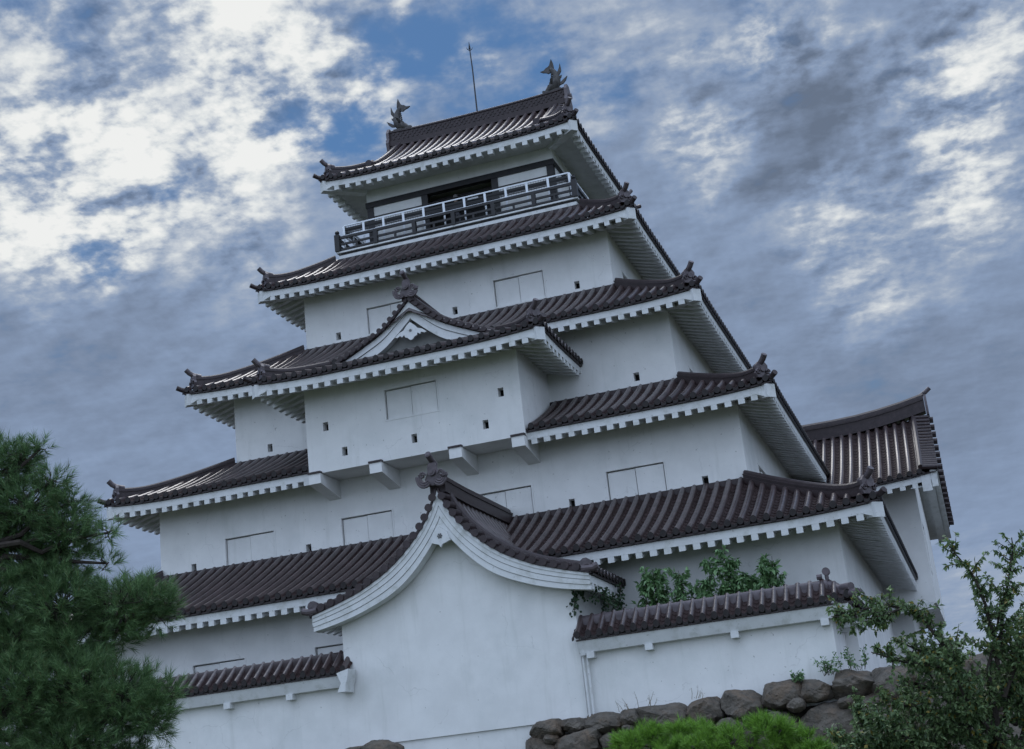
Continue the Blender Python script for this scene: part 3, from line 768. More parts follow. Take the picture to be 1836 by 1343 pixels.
def barge(parent, xc, yf, prof_top, prof_bot, th, bands):
    """curved barge board in the plane y = yf; profiles are lists of (distance from centre, z)"""
    mb = MB()
    pt_, pb_ = np.array(prof_top), np.array(prof_bot)
    n = 28
    dmax = pt_[-1, 0]
    ds = dmax * np.linspace(0, 1, n) ** 1.3
    pd = lambda P: np.interp(ds, P[:, 0], P[:, 1])
    def smooth(z):
        for _ in range(3): z[1:-1] = .25 * z[:-2] + .5 * z[1:-1] + .25 * z[2:]
        return z
    zt, zb = smooth(pd(pt_)), smooth(pd(pb_))
    for (fa, fb_, dy, mi) in bands:                # fractions across the board, each band stepped in depth
        for sg in (-1, 1):
            a = zt + (zb - zt) * fa; b = zt + (zb - zt) * fb_
            G = []
            for d, u_, l_ in zip(ds, a, b):
                G.append([(xc + sg * d, yf + dy, u_), (xc + sg * d, yf + dy, l_), (xc + sg * d, yf + th, l_), (xc + sg * d, yf + th, u_)])
            mb.grid(np.array(G), mi, True, smooth=False)
            mb.add(G[-1], [(0, 1, 2, 3)], mi, False)
    return mb, (ds, zt, zb)

def gable_ornament(parent, c, s, facing=-1):
    """scrolled end tile with a round projecting tip, standing at c and facing the front"""
    mo = MB()
    q = [(-.2, -.35), (-.28, -.12), (-.17, .08), (-.16, .3), (-.1, .42), (.1, .42), (.16, .3), (.17, .08), (.28, -.12), (.2, -.35)]
    mo.prism([c + V3(a * s, 0, z * s) for a, z in q], (0, .12, 0))
    mo.tube([c + V3(0, -.07, .1 * s), c + V3(0, .02, .1 * s)], [.13 * s, .14 * s], 14)
    mo.tube([c + V3(0, -.09, .1 * s), c + V3(0, -.06, .1 * s)], .07 * s, 10)
    for sg in (-1, 1):
        for r_, k in ((.17, 0), (.25, 1), (.33, 2)):
            cc = c + V3(sg * .27 * s, -.04 - .012 * k, -.06 * s)
            pts = [cc + V3(sg * math.cos(t) * r_ * s * .8, 0, math.sin(t) * r_ * s) for t in np.linspace(-math.pi * .75, math.pi * (.25 - .1 * k), 10)]
            mo.tube(pts, [.045 * s] * 10, 7)
        mo.tube(spiral(c + V3(sg * .33 * s, -.05, .02 * s), X, Z, .12 * s, 1.3, 14, -sg), .035 * s, 6)
    mo.tube([c + V3(0, .3, .42 * s), c + V3(0, .05, .5 * s), c + V3(0, -.22, .66 * s)], [.1 * s, .1 * s, .11 * s], 12)
    mo.tube([c + V3(0, -.22, .66 * s), c + V3(0, -.235, .668 * s)], [.075 * s] * 2, 12)
    return mo.build('ridge_end_tile', ORN, parent)

def verge_tiles(parent, xc, yf, zfun, d0, d1, sp, ln, roll_back, r=.1, roll_r=.1):
    """row of short tiles laid across the verge, their round ends to the front, and one long roll behind them"""
    mb = MB()
    for sg in (-1, 1):
        d = d0
        while d < d1:
            z = zfun(d)
            mb.tube([(xc + sg * d, yf - .03, z + .02), (xc + sg * d, yf + ln, z + .06)], r, 10)
            mb.tube([(xc + sg * d, yf - .045, z + .02), (xc + sg * d, yf - .03, z + .02)], r * 1.06, 10)
            dz = abs(zfun(d + .05) - zfun(d - .05)) / .1
            d += sp / math.sqrt(1 + dz * dz)
        ds = np.linspace(.02, d1, 30)
        mb.tube([(xc + sg * q, yf + roll_back, zfun(q) + .13) for q in ds], roll_r, 10)
        # bed under the verge
        G = [[(xc + sg * q, yf + .0, zfun(q) - .1), (xc + sg * q, yf + .0, zfun(q) + .02), (xc + sg * q, yf + roll_back + .1, zfun(q) + .06), (xc + sg * q, yf + roll_back + .1, zfun(q) - .1)] for q in ds]
        mb.grid(np.array(G), 0, True)
    return mb.build('verge_tiles', TILED, parent)

bz = lambda d: be0 + float(fb(VB - d)) + .05
GY = 1.88
topp = [(d, bz(d) - .10) for d in np.linspace(0, 2.75, 16)]
topp = [(d, z + .38 * max(0, 1 - d / 1.1) ** 1.3) for d, z in topp]
zg = lambda d: float(np.interp(d, [p[0] for p in topp], [p[1] for p in topp])) + .12
botp = [(d, z - .58 + .12 * d / 2.7) for d, z in topp]
mb, _ = barge(broof, 0, GY, topp, botp, .3, [(0, .38, 0, 0), (.385, .42, .06, 1), (.425, 1, .04, 0)])
mb.build('barge_board', [TRIM, LINE], broof)
mb = MB()
ds = np.linspace(-2.6, 2.6, 31)
mb.prism([(d, GY + .32, float(np.interp(abs(d), [p[0] for p in botp], [p[1] for p in botp])) + .05) for d in ds] + [(2.6, GY + .32, 8.3), (-2.6, GY + .32, 8.3)], (0, .1, 0))
mb.build('gable_wall', LINE, broof)
def pendant(parent, c, w_, h_, frilly):
    mb = MB()
    if frilly:
        q = [(0, .5), (-.22, .32), (-.4, .1), (-.66, .0), (-.9, -.2), (-.78, -.24), (-.6, -.16), (-.52, -.26), (-.38, -.16), (-.33, -.3), (-.2, -.34), (-.1, -.46), (0, -.5),
             (.1, -.46), (.2, -.34), (.33, -.3), (.38, -.16), (.52, -.26), (.6, -.16), (.78, -.24), (.9, -.2), (.66, 0), (.4, .1), (.22, .32)]
    else:
        q = [(0, .5), (-.36, .22), (-.5, -.22), (-.3, -.3), (-.1, -.36), (0, -.5), (.1, -.36), (.3, -.3), (.5, -.22), (.36, .22)]
    mb.prism([c + V3(a * w_, 0, z * h_) for a, z in q], (0, .08, 0))
    o = mb.build('gable_pendant', TRIM, parent)
    me_ = MB()
    for k in range(6):
        t = k * math.pi / 3; r_ = .075 * w_ * (1.0 if not frilly else .6)
        cc = c + V3(math.cos(t) * r_ * 1.3, -.012, math.sin(t) * r_ * 1.3 + .02)
        me_.tube([cc, cc + V3(0, .02, 0)], r_ * .6, 8)
    cc = c + V3(0, -.014, .02); me_.tube([cc, cc + V3(0, .02, 0)], .05 * w_, 8)
    me_.build('emblem', EMBLEM, o)
pendant(broof, V3(0, GY - .03, 9.28), .62, .62, True)
verge_tiles(broof, 0, GY - .06, zg, .1, 2.75, .27, .42, .5, .085, .095)
mk = MB(); zr = bz(0) + .38
mk.sweep([V3(0, y, zr + .0) for y in np.linspace(GY + .1, 6.5, 8)], X, scaled(RIDGE_PROF, 1.1, 1.2)); mk.build('main_ridge', TILED, broof)
gable_ornament(broof, V3(0, GY - .12, zr + .30), .80)
ms = MB(); zt = be0 + float(fb(KB)) + .1
ms.sweep([V3(-2.6, GY + .06, zt), V3(2.6, GY + .06, zt)], Y, [(-.12, -.1), (-.12, .06), (.1, .06), (.1, -.1)]); ms.build('wall_flashing', TILED, broof)

# ================================================================== FRONT WING with the large gable
XW = 2.37; YW = -3.0; YB = -3.5
wing = empty('front_wing', (XW, -1.5, BASE))
tag(wing, 'white windowless front wing with one big curved gable, below the keep', 'building')
PT = [(0, 2.55), (.27, 1.93), (.5, 1.60), (.77, 1.29), (1.27, .82), (1.78, .46), (2.55, .08), (3.32, -.17), (4.02, -.36)]
PBt = [(0, 1.52), (.25, 1.17), (.7, .63), (1.2, .16), (1.71, -.14), (2.49, -.45), (3.26, -.66), (3.98, -.79)]
zw = lambda d: float(np.interp(d, [p[0] for p in PT], [p[1] for p in PT]))
dd = np.linspace(0, 4.15, 40); zz = np.array([zw(min(d, 4.02)) - max(0, d - 4.02) * .22 for d in dd])
for _ in range(4): zz[1:-1] = .25 * zz[:-2] + .5 * zz[1:-1] + .25 * zz[2:]
zws = lambda d: np.interp(d, dd, zz)
mb, _ = barge(wing, XW, YB, PT, PBt, .42, [(0, .16, 0, 0), (.16, .40, .025, 0), (.40, .425, .06, 1), (.425, .70, .04, 0), (.70, .72, .08, 1), (.72, 1, .06, 0)])
wx0, wx1 = -1.0, 5.78
mw = MB()
ds = np.linspace(wx0, wx1, 41)
pb = lambda d: float(np.interp(abs(d), [p[0] for p in PBt], [p[1] for p in PBt]))
mw.prism([(wx0, YW, -4.0), (wx1, YW, -4.0)] + [(x, YW, pb(x - XW) + .2) for x in ds[::-1]], (0, 3.1, 0))
mw.box((wx0 + .05, YW + .06, -8.0), (wx1 - .05, .1, -4.003))
mw.build('wall', PLASTER, wing)
rw = MB()
VW = 4.15; WL = 6.1
yb0 = YB - .02
SW = lambda s, v: zws(VW - np.asarray(v, float)) + .10 + 0 * np.asarray(s, float)
OR_, OL_ = V3(XW + VW, yb0, 0), V3(XW - VW, yb0 + WL, 0)
tile_slope(rw, OR_, Y, -X, WL, SW, lambda s: VW - .02, s0=.5, course=.22); tile_slope(rw, OL_, -Y, X, WL, SW, lambda s: VW - .02, s1=WL - .5, course=.22)
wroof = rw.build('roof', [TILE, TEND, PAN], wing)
mb.build('barge_board', [TRIM, LINE], wroof)
eaves(wroof, [(V3(XW + VW, YB + .06, 0), Y, -X, -YB + .3, SW, 0, 0)], .7, raft=.36, slope=.32, fh=.2)
eaves(wroof, [(V3(XW - VW, .36, 0), -Y, X, -YB + .3, SW, 0, 0)], .7, raft=.36, slope=.32, fh=.2)
verge_tiles(wroof, XW, YB - .02, lambda d: float(zws(d)) + .10, .14, 4.1, .31, .46, .6, .105, .125)
mk = MB(); zr = 2.62
mk.sweep([V3(XW, y, zr + .06 * max(0, (-y - 1.5) / 2)) for y in np.linspace(YB + .1, 2.7, 10)], X, scaled(RIDGE_PROF, 1.35, 1.45)); mk.build('main_ridge', TILED, wroof)
gable_ornament(wroof, V3(XW - .05, YB - .1, zr + .36), .84)
pendant(wroof, V3(XW - .02, YB - .03, 1.25), .56, .58, False)
for sg in (-1, 1):
    mo = MB()
    p = V3(XW + sg * 4.15, YB, float(zws(4.1)) + .14)
    mo.tube([p - X * sg * .3 + Z * .02, p, p + X * sg * .14 + Z * .05], [.1, .1, .1], 10)
    mo.tube([p + Z * .06 + V3(-sg * .18, -.05, .08), p + Z * .06 + V3(-sg * .18, .12, .08)], .15, 10)
    mo.build('verge_end_tile', ORN, wroof)
mp = MB()                                         # rain pipe at the right corner
for q in (0, .11): mp.tube([(5.86 + q, -3.09, -2.45), (5.86 + q, -3.09, -4.05)], .035, 8)
mp.tube([(5.9, -3.12, -2.43), (5.9, -3.12, -2.3)], [.09, .11], 8)
mp.build('rain_pipe', TRIM, wing)

# ================================================================== LOW PLASTER WALLS with tile caps
def low_wall(name, label, x0, x1, ret=False, blocks=()):
    o = empty(name, ((x0 + x1) / 2, YW, BASE)); tag(o, label, 'wall', 'tile capped low walls beside the front wing')
    mb = MB()
    ys = YW + .02
    mb.box((x0, ys, -4.4), (x1, ys + .5, -1.9))
    if ret: mb.box((x1 - .5, ys + .503, -4.4), (x1, 1.5, -1.9))
    mb.build('wall_body', PLASTER, o)
    ec, er, hv = -2.05, -1.56, .62
    mr = MB()
    yc = ys + .25
    xe0, xe1 = x0 + (-.1 if ret else 0), x1 + (.66 if ret else .26)
    f = fprof(er - ec, hv, .9)
    L = xe1 - xe0
    S = lambda s, v: ec + .1 + f(np.asarray(v, float)) + 0 * np.asarray(s, float)
    if ret:
        S2 = Sfun(2 * L, ec + .1, f, .07, 1.2); S = lambda s, v: S2(np.asarray(s, float) + L, v)
    tile_slope(mr, V3(xe0, yc - hv, 0), X, Y, L, S, (lambda s: min(hv, L - s)) if ret else (lambda s: hv), sp=.305, course=.16)
    tile_slope(mr, V3(xe1, yc + hv, 0), -X, -Y, L - (2 * hv if ret else 0), lambda s, v: ec + .1 + f(np.asarray(v, float)) + 0 * np.asarray(s, float), lambda s: hv, sp=.305, s0=2 * hv if ret else 0, detail=False) if not ret else None
    if ret:
        S3 = Sfun(20, ec + .1, f, .07, 1.2)
        tile_slope(mr, V3(xe1, yc - hv, 0), Y, -X, 4.6, S3, lambda s: min(hv, s), sp=.305, course=.16)
        tile_slope(mr, V3(xe1 - 2 * hv, yc + hv, 0), -X, -Y, L - 2 * hv, lambda s, v: ec + .1 + f(np.asarray(v, float)) + 0 * np.asarray(s, float), lambda s: hv, sp=.305, detail=False)
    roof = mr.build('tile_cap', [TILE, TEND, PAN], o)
    mk = MB()
    RP = [(-.15, -.16), (-.15, -.04), (-.11, -.04), (-.11, .02), (-.09, .07), (-.04, .105), (.04, .105), (.09, .07), (.11, .02), (.11, -.04), (.15, -.04), (.15, -.16)]
    xr1 = xe1 - hv if ret else xe1 - .3
    mk.sweep([V3(x0 + (.05 if ret else 0), yc, er + .1), V3(xr1, yc, er + .1)], Y, RP)
    if ret:
        mk.sweep([V3(xr1, yc, er + .1), V3(xr1, 1.6, er + .1)], -X, RP)
        d = V3(1, -1, 0) / math.sqrt(2)
        mk.sweep([V3(xr1, yc, er + .1), V3(xr1 + .3, yc - .3, er - .08), V3(xr1 + .52, yc - .52, er - .18)], V3(d[1], -d[0], 0), scaled(RP, .8, .8))
        c = V3(xr1 + .56, yc - .56, er - .14); mk.tube([c - d * .3 + Z * .05, c + d * .06 + Z * .02], [.1, .11], 12)
        c2 = V3(xr1 + .68, yc - .68, er - .32); mk.tube([c2 - d * .3 + Z * .05, c2 + d * .1 + Z * .02], [.1, .11], 12)
        mk.tube([(xr1, yc, er + .2), (xr1, yc, er + .38)], [.05, .05], 8); mk.tube([(xr1, yc - .06, er + .42), (xr1, yc + .1, er + .42)], .1, 12)
        mk.tube([(xr1 - .25, yc - .02, er + .3), (xr1 - .12, yc - .02, er + .3)], .07, 8)
    mk.build('cap_ridge', ORN if ret else TILED, roof)
    me_ = MB()
    fx1 = x1 + (.5 if ret else -.02)
    yo = yc - hv
    me_.hexa([(x0 + .0, yo + .16, -2.36), (fx1, yo + .16, -2.36), (fx1, ys + .1, -2.38), (x0, ys + .1, -2.38), (x0, yo + .05, ec - .01), (fx1, yo + .05, ec - .01), (fx1, ys + .1, ec - .01), (x0, ys + .1, ec - .01)])
    me_.box((x0 + .003, yo + .02, ec - .006), (fx1 + (.1 if ret else .2), ys + .12, ec + .03), 1)
    if ret:
        me_.hexa([(x1 - .1, ys + .11, -2.375), (fx1 - .1, ys - .28, -2.355), (fx1 - .1, 1.5, -2.355), (x1 - .1, 1.5, -2.375), (x1 - .1, ys + .11, ec - .012), (fx1 + .003, ys - .36, ec - .012), (fx1 + .003, 1.5, ec - .012), (x1 - .1, 1.5, ec - .012)])
    me_.build('eaves', [TRIM, TILED], roof)
    for xb in blocks:
        m_ = MB(); m_.box((xb - .1, ys - .26, -2.52), (xb + .1, ys + .03, -2.363)); m_.build('eave_block', TRIM, roof)
    if ret:
        for yb in (-1.9, -.6, .7):
            m_ = MB(); m_.box((x1 - .03, yb - .1, -2.52), (x1 + .34, yb + .1, -2.363)); m_.build('eave_block', TRIM, roof)
    return o
lw = low_wall('plaster_wall', 'low white plaster wall with tiled cap left of the front wing, running behind the pine', -13.5, wx0 - .003, False, (-.95, -2.63, -4.58, -6.6, -8.6, -10.6))
mb = MB()                                         # scrolled end plate of the left wall's cap
mb.prism([(-.98, -3.62, -2.02), (-.62, -3.62, -1.94), (-.66, -3.62, -2.2), (-.72, -3.62, -2.34), (-.74, -3.62, -2.54), (-.98, -3.62, -2.54), (-.86, -3.62, -2.3)], (0, .55, 0)); mb.build('end_plate', TRIM, lw)
low_wall('plaster_wall', 'low white plaster wall with tiled cap right of the front wing, turning back at its far corner', wx1 + .003, 12.35, True, (6.1, 7.67, 9.92, 12.2))

# ================================================================== CORRIDOR BUILDING behind on the right
cb = empty('side_building', (9.0, 22, BASE)); tag(cb, 'white gabled building with tall tiled roof behind the right side of the keep', 'building')
cx0, cx1, cy0, cy1 = 3.0, 14.5, 16.3, 26.6
wall = MB()
PR = V3(cx1, cy0, 0)
hr = [window(cb, PR, Y, -X, .7, 2.2, 1.0, 2.8), loophole(cb, PR, Y, -X, 4.0, 1.5)]
wall_face(wall, V3(cx0, cy0, 0), X, cx1 - cx0, -.35, 4.9, []); wall_face(wall, PR, Y, cy1 - cy0, -.35, 4.6, hr)
wall_face(wall, V3(cx1, cy1, 0), -X, cx1 - cx0, -.35, 4.9, []); wall_face(wall, V3(cx0, cy1, 0), -Y, cy1 - cy0, -.35, 4.9, [])
wall.add([(cx0, cy0, -.35), (cx1, cy0, -.35), (cx1, cy1, -.35), (cx0, cy1, -.35)], [(3, 2, 1, 0)], 0, False)
wall.box((cx0, cy0 + 1.2, -8.0), (cx1 - 1.0, cy1 - 1, -.353))
ey, ez, ry, rz = 14.3, 4.12, 20.0, 7.45
gx = 15.45; YBK = 28.2
fB = fprof(rz - ez, ry - ey, .72)
ys = np.linspace(ey + .9, YBK - .9, 31)
gz = lambda y: ez + float(fB((y - ey) if y < ry else max(0, (YBK - y) * (ry - ey) / (YBK - ry))))
wall.prism([(cx1 - .004, y, gz(y) - .05) for y in ys] + [(cx1 - .004, ys[-1], 4.3), (cx1 - .004, ys[0], 4.3)], (-.2, 0, 0))
wall.build('wall', PLASTER, cb)
mb = MB()
for yb in (16.25, 15.6, 14.95): pass
rB = MB()
BL = gx - cx0
def SB(s, v): return ez + fB(np.asarray(v, float)) + .18 * np.maximum(0, (np.asarray(s, float) - BL + 3) / 3) ** 2
def SBb(s, v): return ez + fB(np.asarray(v, float)) + .18 * np.maximum(0, (3 - np.asarray(s, float)) / 3) ** 2
tile_slope(rB, V3(cx0, ey, 0), X, Y, BL, SB, lambda s: ry - ey, s1=BL - .45)
KS = (ry - ey) / (YBK - ry)
tile_slope(rB, V3(gx, YBK, 0), -X, -Y, BL, lambda s, v: SBb(s, np.asarray(v, float) * KS), lambda s: YBK - ry, s0=.45, detail=False)
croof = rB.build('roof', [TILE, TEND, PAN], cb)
eaves(croof, [(V3(cx0, ey, 0), X, Y, BL - .15, SB, 0, 0)], 1.9, raft=.46, slope=.3)
eaves(croof, [(V3(gx - .15, YBK, 0), -X, -Y, BL - .15, lambda s, v: SBb(s, np.asarray(v, float) * KS), 0, 0)], 1.9, raft=.46, slope=.3)
mv = MB()
for v in np.arange(.05, ry - ey, .3):
    for y in (ey + v, YBK - v / KS):
        z = ez + float(fB(v)) + .18 + .05; mv.tube([(gx - .5, y, z + .05), (gx + (.05 if y < ry else .2), y, z - .02)], .1 if y < ry else .13, 8)
path = [V3(gx - .55, y, gz(y) + .3) for y in np.linspace(ey, YBK, 31)]
mv.tube(path, .11, 8)
G = [[(gx - .5, y, gz(y) + .06), (gx - .5, y, gz(y) + .2), (gx, y, gz(y) + .15), (gx, y, gz(y) + .06)] for y in np.linspace(ey, YBK, 31)]
mv.grid(np.array(G), 0, True)
mv.build('verge_tiles', TILED, croof)
mg = MB()
for k, (xa, xb, dz) in enumerate(((gx - .26, gx - .04, .05), (gx - .62, gx - .28, -.08))):
    yy = np.linspace(ey + .08, YBK - .08, 41)
    mg.grid(np.array([[(xa, y, gz(y) + .1 + dz), (xb, y, gz(y) + .1 + dz), (xb, y, gz(y) - .55 + dz), (xa, y, gz(y) - .55 + dz)] for y in yy]), 0, True, smooth=False)
    for y in (yy[0], yy[-1]): mg.add([(xa, y, gz(y) + .1 + dz), (xb, y, gz(y) + .1 + dz), (xb, y, gz(y) - .55 + dz), (xa, y, gz(y) - .55 + dz)], [(0, 1, 2, 3)], 0, False)
mg.grid(np.array([[(cx1 - .1, y, gz(y) - .46), (gx - .1, y, gz(y) - .46)] for y in np.linspace(ey + .1, YBK - .1, 31)]), 0, smooth=False)
mg.build('barge_board', TRIM, croof)
mk = MB()
mk.sweep([V3(x, ry, rz + .1 + .45 * max(0, (x - gx + 4) / 4) ** 2) for x in np.linspace(cx0, gx - .02, 14)], Y, scaled(RIDGE_PROF, 1.8, 2.0)); mk.build('main_ridge', TILED, croof)
mo = MB()
mo.prism([V3(gx, ry + a, rz + .55 + z) for a, z in [(-.3, -.4), (-.36, -.1), (-.25, .2), (-.1, .5), (.1, .5), (.25, .2), (.36, -.1), (.3, -.4)]], (.1, 0, 0))
mo.tube([(gx - .2, ry, rz + 1.0), (gx + .1, ry, rz + 1.15), (gx + .3, ry, rz + 1.3)], .09, 8)
mo.build('ridge_end_tile', ORN, croof)
mb = MB()                                         # jettied sill beams under the corner
for k, yb in enumerate((cy0 - .55, cy0 - .05, cy0 + .5)):
    mb = MB(); mb.box((cx0 + 6, yb, -.62 + .05 * k), (cx1 - .1, yb + .22, -.36))
    mb.build('sill_beam', TRIM, cb)

# ================================================================== GROUND, TERRACE AND STONE WALLS
GZ = -7.75
mb = MB(); mb.add([(-900, -300, GZ), (900, -300, GZ), (900, 1500, GZ), (-900, 1500, GZ)], [(0, 1, 2, 3)], 0, False)
tag(mb.build('ground', GRASSM), kind='structure')
mb = MB()
mb.box((-30, -2.95, GZ - .2), (-1.3, 45, -4.02)); mb.box((5.73, -2.95, GZ - .2), (34, 45, -4.02)); mb.box((-1.297, .2, GZ - .2), (5.727, 45, -4.025))
tag(mb.build('terrace', EARTH), kind='structure')

def rock(c, rx, ry_, rz_, seed, power=12.0):
    r_ = random.Random(seed)
    nu, nv = 46, 26
    off = [r_.uniform(0, 100) for _ in range(3)]
    cut = []
    for _ in range(16):
        n = np.array([r_.gauss(0, 1), -abs(r_.gauss(0, 1.0)), r_.gauss(0, 1)]); n /= np.linalg.norm(n); cut.append((n, r_.uniform(.86, 1.18)))
    ph = [[r_.uniform(0, 6.28) for _ in range(3)] for _ in range(6)]; fr = [[r_.uniform(1.2, 2.3) * (1.75 ** (k // 1)) * r_.choice((-1, 1)) * .55 for _ in range(3)] for k in range(6)]
    tilt = r_.uniform(-.10, .10)
    G = np.zeros((nv, nu, 3))
    for i in range(nv):
        th = math.pi * i / (nv - 1)
        for j in range(nu):
            p_ = 2 * math.pi * j / nu
            d = np.array([math.sin(th) * math.cos(p_), math.cos(th), math.sin(th) * math.sin(p_)])
            L = (abs(d[0]) ** power + abs(d[1]) ** power + abs(d[2]) ** power) ** (-1 / power)
            q = d * L
            for n, dist in cut:
                h = q @ n
                if h > dist: q = q - n * (h - dist)
            ns = sum(math.sin(q @ np.array(fr[k]) * 2 + ph[k][0]) * .035 / (1 + .5 * k) for k in range(6))
            q = q * (1 + ns)
            G[i, j] = (q[0] * rx, q[1] * ry_, q[2] * rz_ + q[0] * rx * tilt)
    amp = .075 * (rx * rz_) ** .5
    for i in range(nv):
        for j in range(nu):
            q = Vector(G[i, j]); sh = Vector(off)
            a_ = noise.noise(q * 3.2 + sh) * 1.0 + noise.noise(q * 8.5 + sh) * .5 + noise.noise(q * 19 + sh) * .28
            d = np.array(q); d /= np.linalg.norm(d) + 1e-9
            G[i, j] += d * a_ * amp
    return G + np.array(c)
def stone_row(parent, xs, zt, hts, yf, seed):
    r_ = random.Random(seed)
    for k in range(len(xs) - 1):
        a, b = xs[k], xs[k + 1]; h = hts[k]
        mb = MB(); mb.grid(rock(V3((a + b) / 2, yf + .42 + r_.uniform(-.06, .08), zt[k] - h / 2), (b - a) / 2 * 1.06, .5, h / 2 * 1.12, seed * 100 + k), 0, True, flip=False)
        mb.build('stone', STONE, parent, smooth=24)
def stone_wall(label, rows, fill, base):
    o = empty('stone_wall', base); tag(o, label, 'stone wall', 'rough stone walls along the terrace foot')
    for i, (xs, zt, hts, yf) in enumerate(rows): stone_row(o, xs, zt, hts, yf, int(abs(base[0]) * 10) + i + 3)
    for k, (x, z, s) in enumerate(fill):
        mb = MB(); mb.grid(rock(V3(x, -3.42, z), s, .3, s * .75, 900 + k, 2.5), 0, True); mb.build('stone', STONE, o, smooth=24)
    return o
r1x = [4.25, 5.1, 5.78, 6.75, 7.25, 8.45, 9.35, 10.3, 11.35, 12.1, 13.1, 14.1, 15.4, 16.6, 18.0]
r1z = [-3.99, -4.0, -3.97, -3.97, -3.95, -3.92, -3.86, -3.78, -3.82, -3.72, -3.74, -3.7, -3.7, -3.72]
r1h = [.46, .36, .5, .42, .55, .62, .66, .62, .5, .6, .75, .7, .7, .8]
r2x = [4.1, 4.95, 6.1, 6.9, 7.9, 9.1, 10.0, 11.15, 12.5, 13.6, 15.0, 16.2, 17.6]
r2z = [-4.42, -4.36, -4.44, -4.42, -4.5, -4.52, -4.46, -4.44, -4.34, -4.44, -4.4, -4.4]
r2h = [.7, .66, .55, .7, .62, .6, .66, .95, .85, .9, .8, .85]
r3x = [3.95, 5.2, 6.4, 7.3, 8.5, 9.8, 10.9, 11.9, 13.0, 14.4, 15.8, 17.4]
r3z = [-5.1, -5.0, -5.08, -5.1, -5.12, -5.12, -5.14, -5.3, -5.2, -5.3, -5.2]
r3h = [.8, .8, .75, .8, .7, .8, .7, .8, .9, .85, .9]
r4x = [3.8, 5.0, 6.3, 7.6, 8.8, 10.2, 11.5, 12.9, 14.3, 16.0, 17.4]
r4z = [-5.85] * 10; r4h = [.9] * 10
r5x = [3.6, 5.2, 6.8, 8.3, 9.9, 11.5, 13.1, 14.8, 16.3]; r5z = [-6.7] * 8; r5h = [1.1] * 8
fills = [(8.95, -4.42, .2), (9.75, -4.38, .2), (6.0, -4.5, .17), (10.6, -4.6, .22), (11.2, -4.36, .24), (6.9, -4.42, .16), (4.85, -4.45, .2), (10.3, -5.15, .2), (12.4, -4.45, .2), (7.8, -5.05, .2), (11.0, -5.2, .24), (8.5, -5.12, .18), (9.0, -4.98, .2), (5.6, -4.95, .2), (12.6, -5.3, .3), (13.9, -4.5, .25)]
stone_wall('dark rough stone wall under the right low wall, behind the bright bushes', [(r1x, r1z, r1h, -3.55), (r2x, r2z, r2h, -3.62), (r3x, r3z, r3h, -3.72), (r4x, r4z, r4h, -3.85), (r5x, r5z, r5h, -4.0)], fills, (11, -3.5, GZ))
lx = [-5.2, -4.1, -3.0, -1.9, -1.25, -.5, .52]; lz = [-4.1, -4.08, -4.06, -4.1, -4.02, -3.93]; lh = [.6, .6, .55, .5, .5, .6]
l2x = [-5.4, -4.2, -2.9, -1.8, -.6, .6]; l2z = [-4.65] * 5; l2h = [.8] * 5
l3x = [-5.6, -4.0, -2.6, -1.0, .7]; l3z = [-5.4] * 4; l3h = [1.1] * 4
stone_wall('short top of a rough stone wall at the foot of the front wing, left of the bare recess', [(lx, lz, lh, -3.55), (l2x, l2z, l2h, -3.62), (l3x, l3z, l3h, -3.75)], [(-.3, -4.5, .2), (-1.4, -4.55, .2)], (-2, -3.5, GZ))

# ================================================================== VEGETATION
def leaf_quads(centres, dirs, normals, ln, wd):
    """folded pointed leaves: 6 verts, 4 tris each"""
    n = len(centres)
    c = np.array(centres); d = np.array(dirs); d /= np.linalg.norm(d, axis=1)[:, None]
    nn = np.array(normals); nn -= d * np.sum(nn * d, axis=1)[:, None]; nn /= np.linalg.norm(nn, axis=1)[:, None] + 1e-9
    s = np.cross(d, nn); ln = np.asarray(ln)[:, None]; wd = np.asarray(wd)[:, None]
    V = np.stack([c, c + d * ln * .45 + s * wd * .5 + nn * wd * .15, c + d * ln * .5 - nn * wd * .06, c + d * ln * .45 - s * wd * .5 + nn * wd * .15, c + d * ln - nn * ln * .12], axis=1)
    F = []
    for i in range(n):
        o = 5 * i; F += [(o, o + 1, o + 2), (o, o + 2, o + 3), (o + 1, o + 4, o + 2), (o + 2, o + 4, o + 3)]
    return V.reshape(-1, 3), F
def needles(nrng, base, axis, nn, ln, wd, spread):
    """a tuft: thin needles leaving a shoot"""
    a = axis / np.linalg.norm(axis)
    t = nrng.uniform(0, 1, nn)
    dirs = nrng.normal(0, 1, (nn, 3)); dirs -= np.outer(dirs @ a, a); dirs /= np.linalg.norm(dirs, axis=1)[:, None]
    sp = spread * nrng.uniform(.5, 1.1, nn)
    d = a[None] * np.cos(sp)[:, None] + dirs * np.sin(sp)[:, None]
    b = base[None] + a[None] * (t * ln * .9)[:, None]
    side = np.cross(d, nrng.normal(0, 1, (nn, 3))); side /= np.linalg.norm(side, axis=1)[:, None]
    L = ln * nrng.uniform(.75, 1.1, nn)[:, None]
    V = np.stack([b - side * wd / 2, b + side * wd / 2, b + d * L], axis=1)
    return V
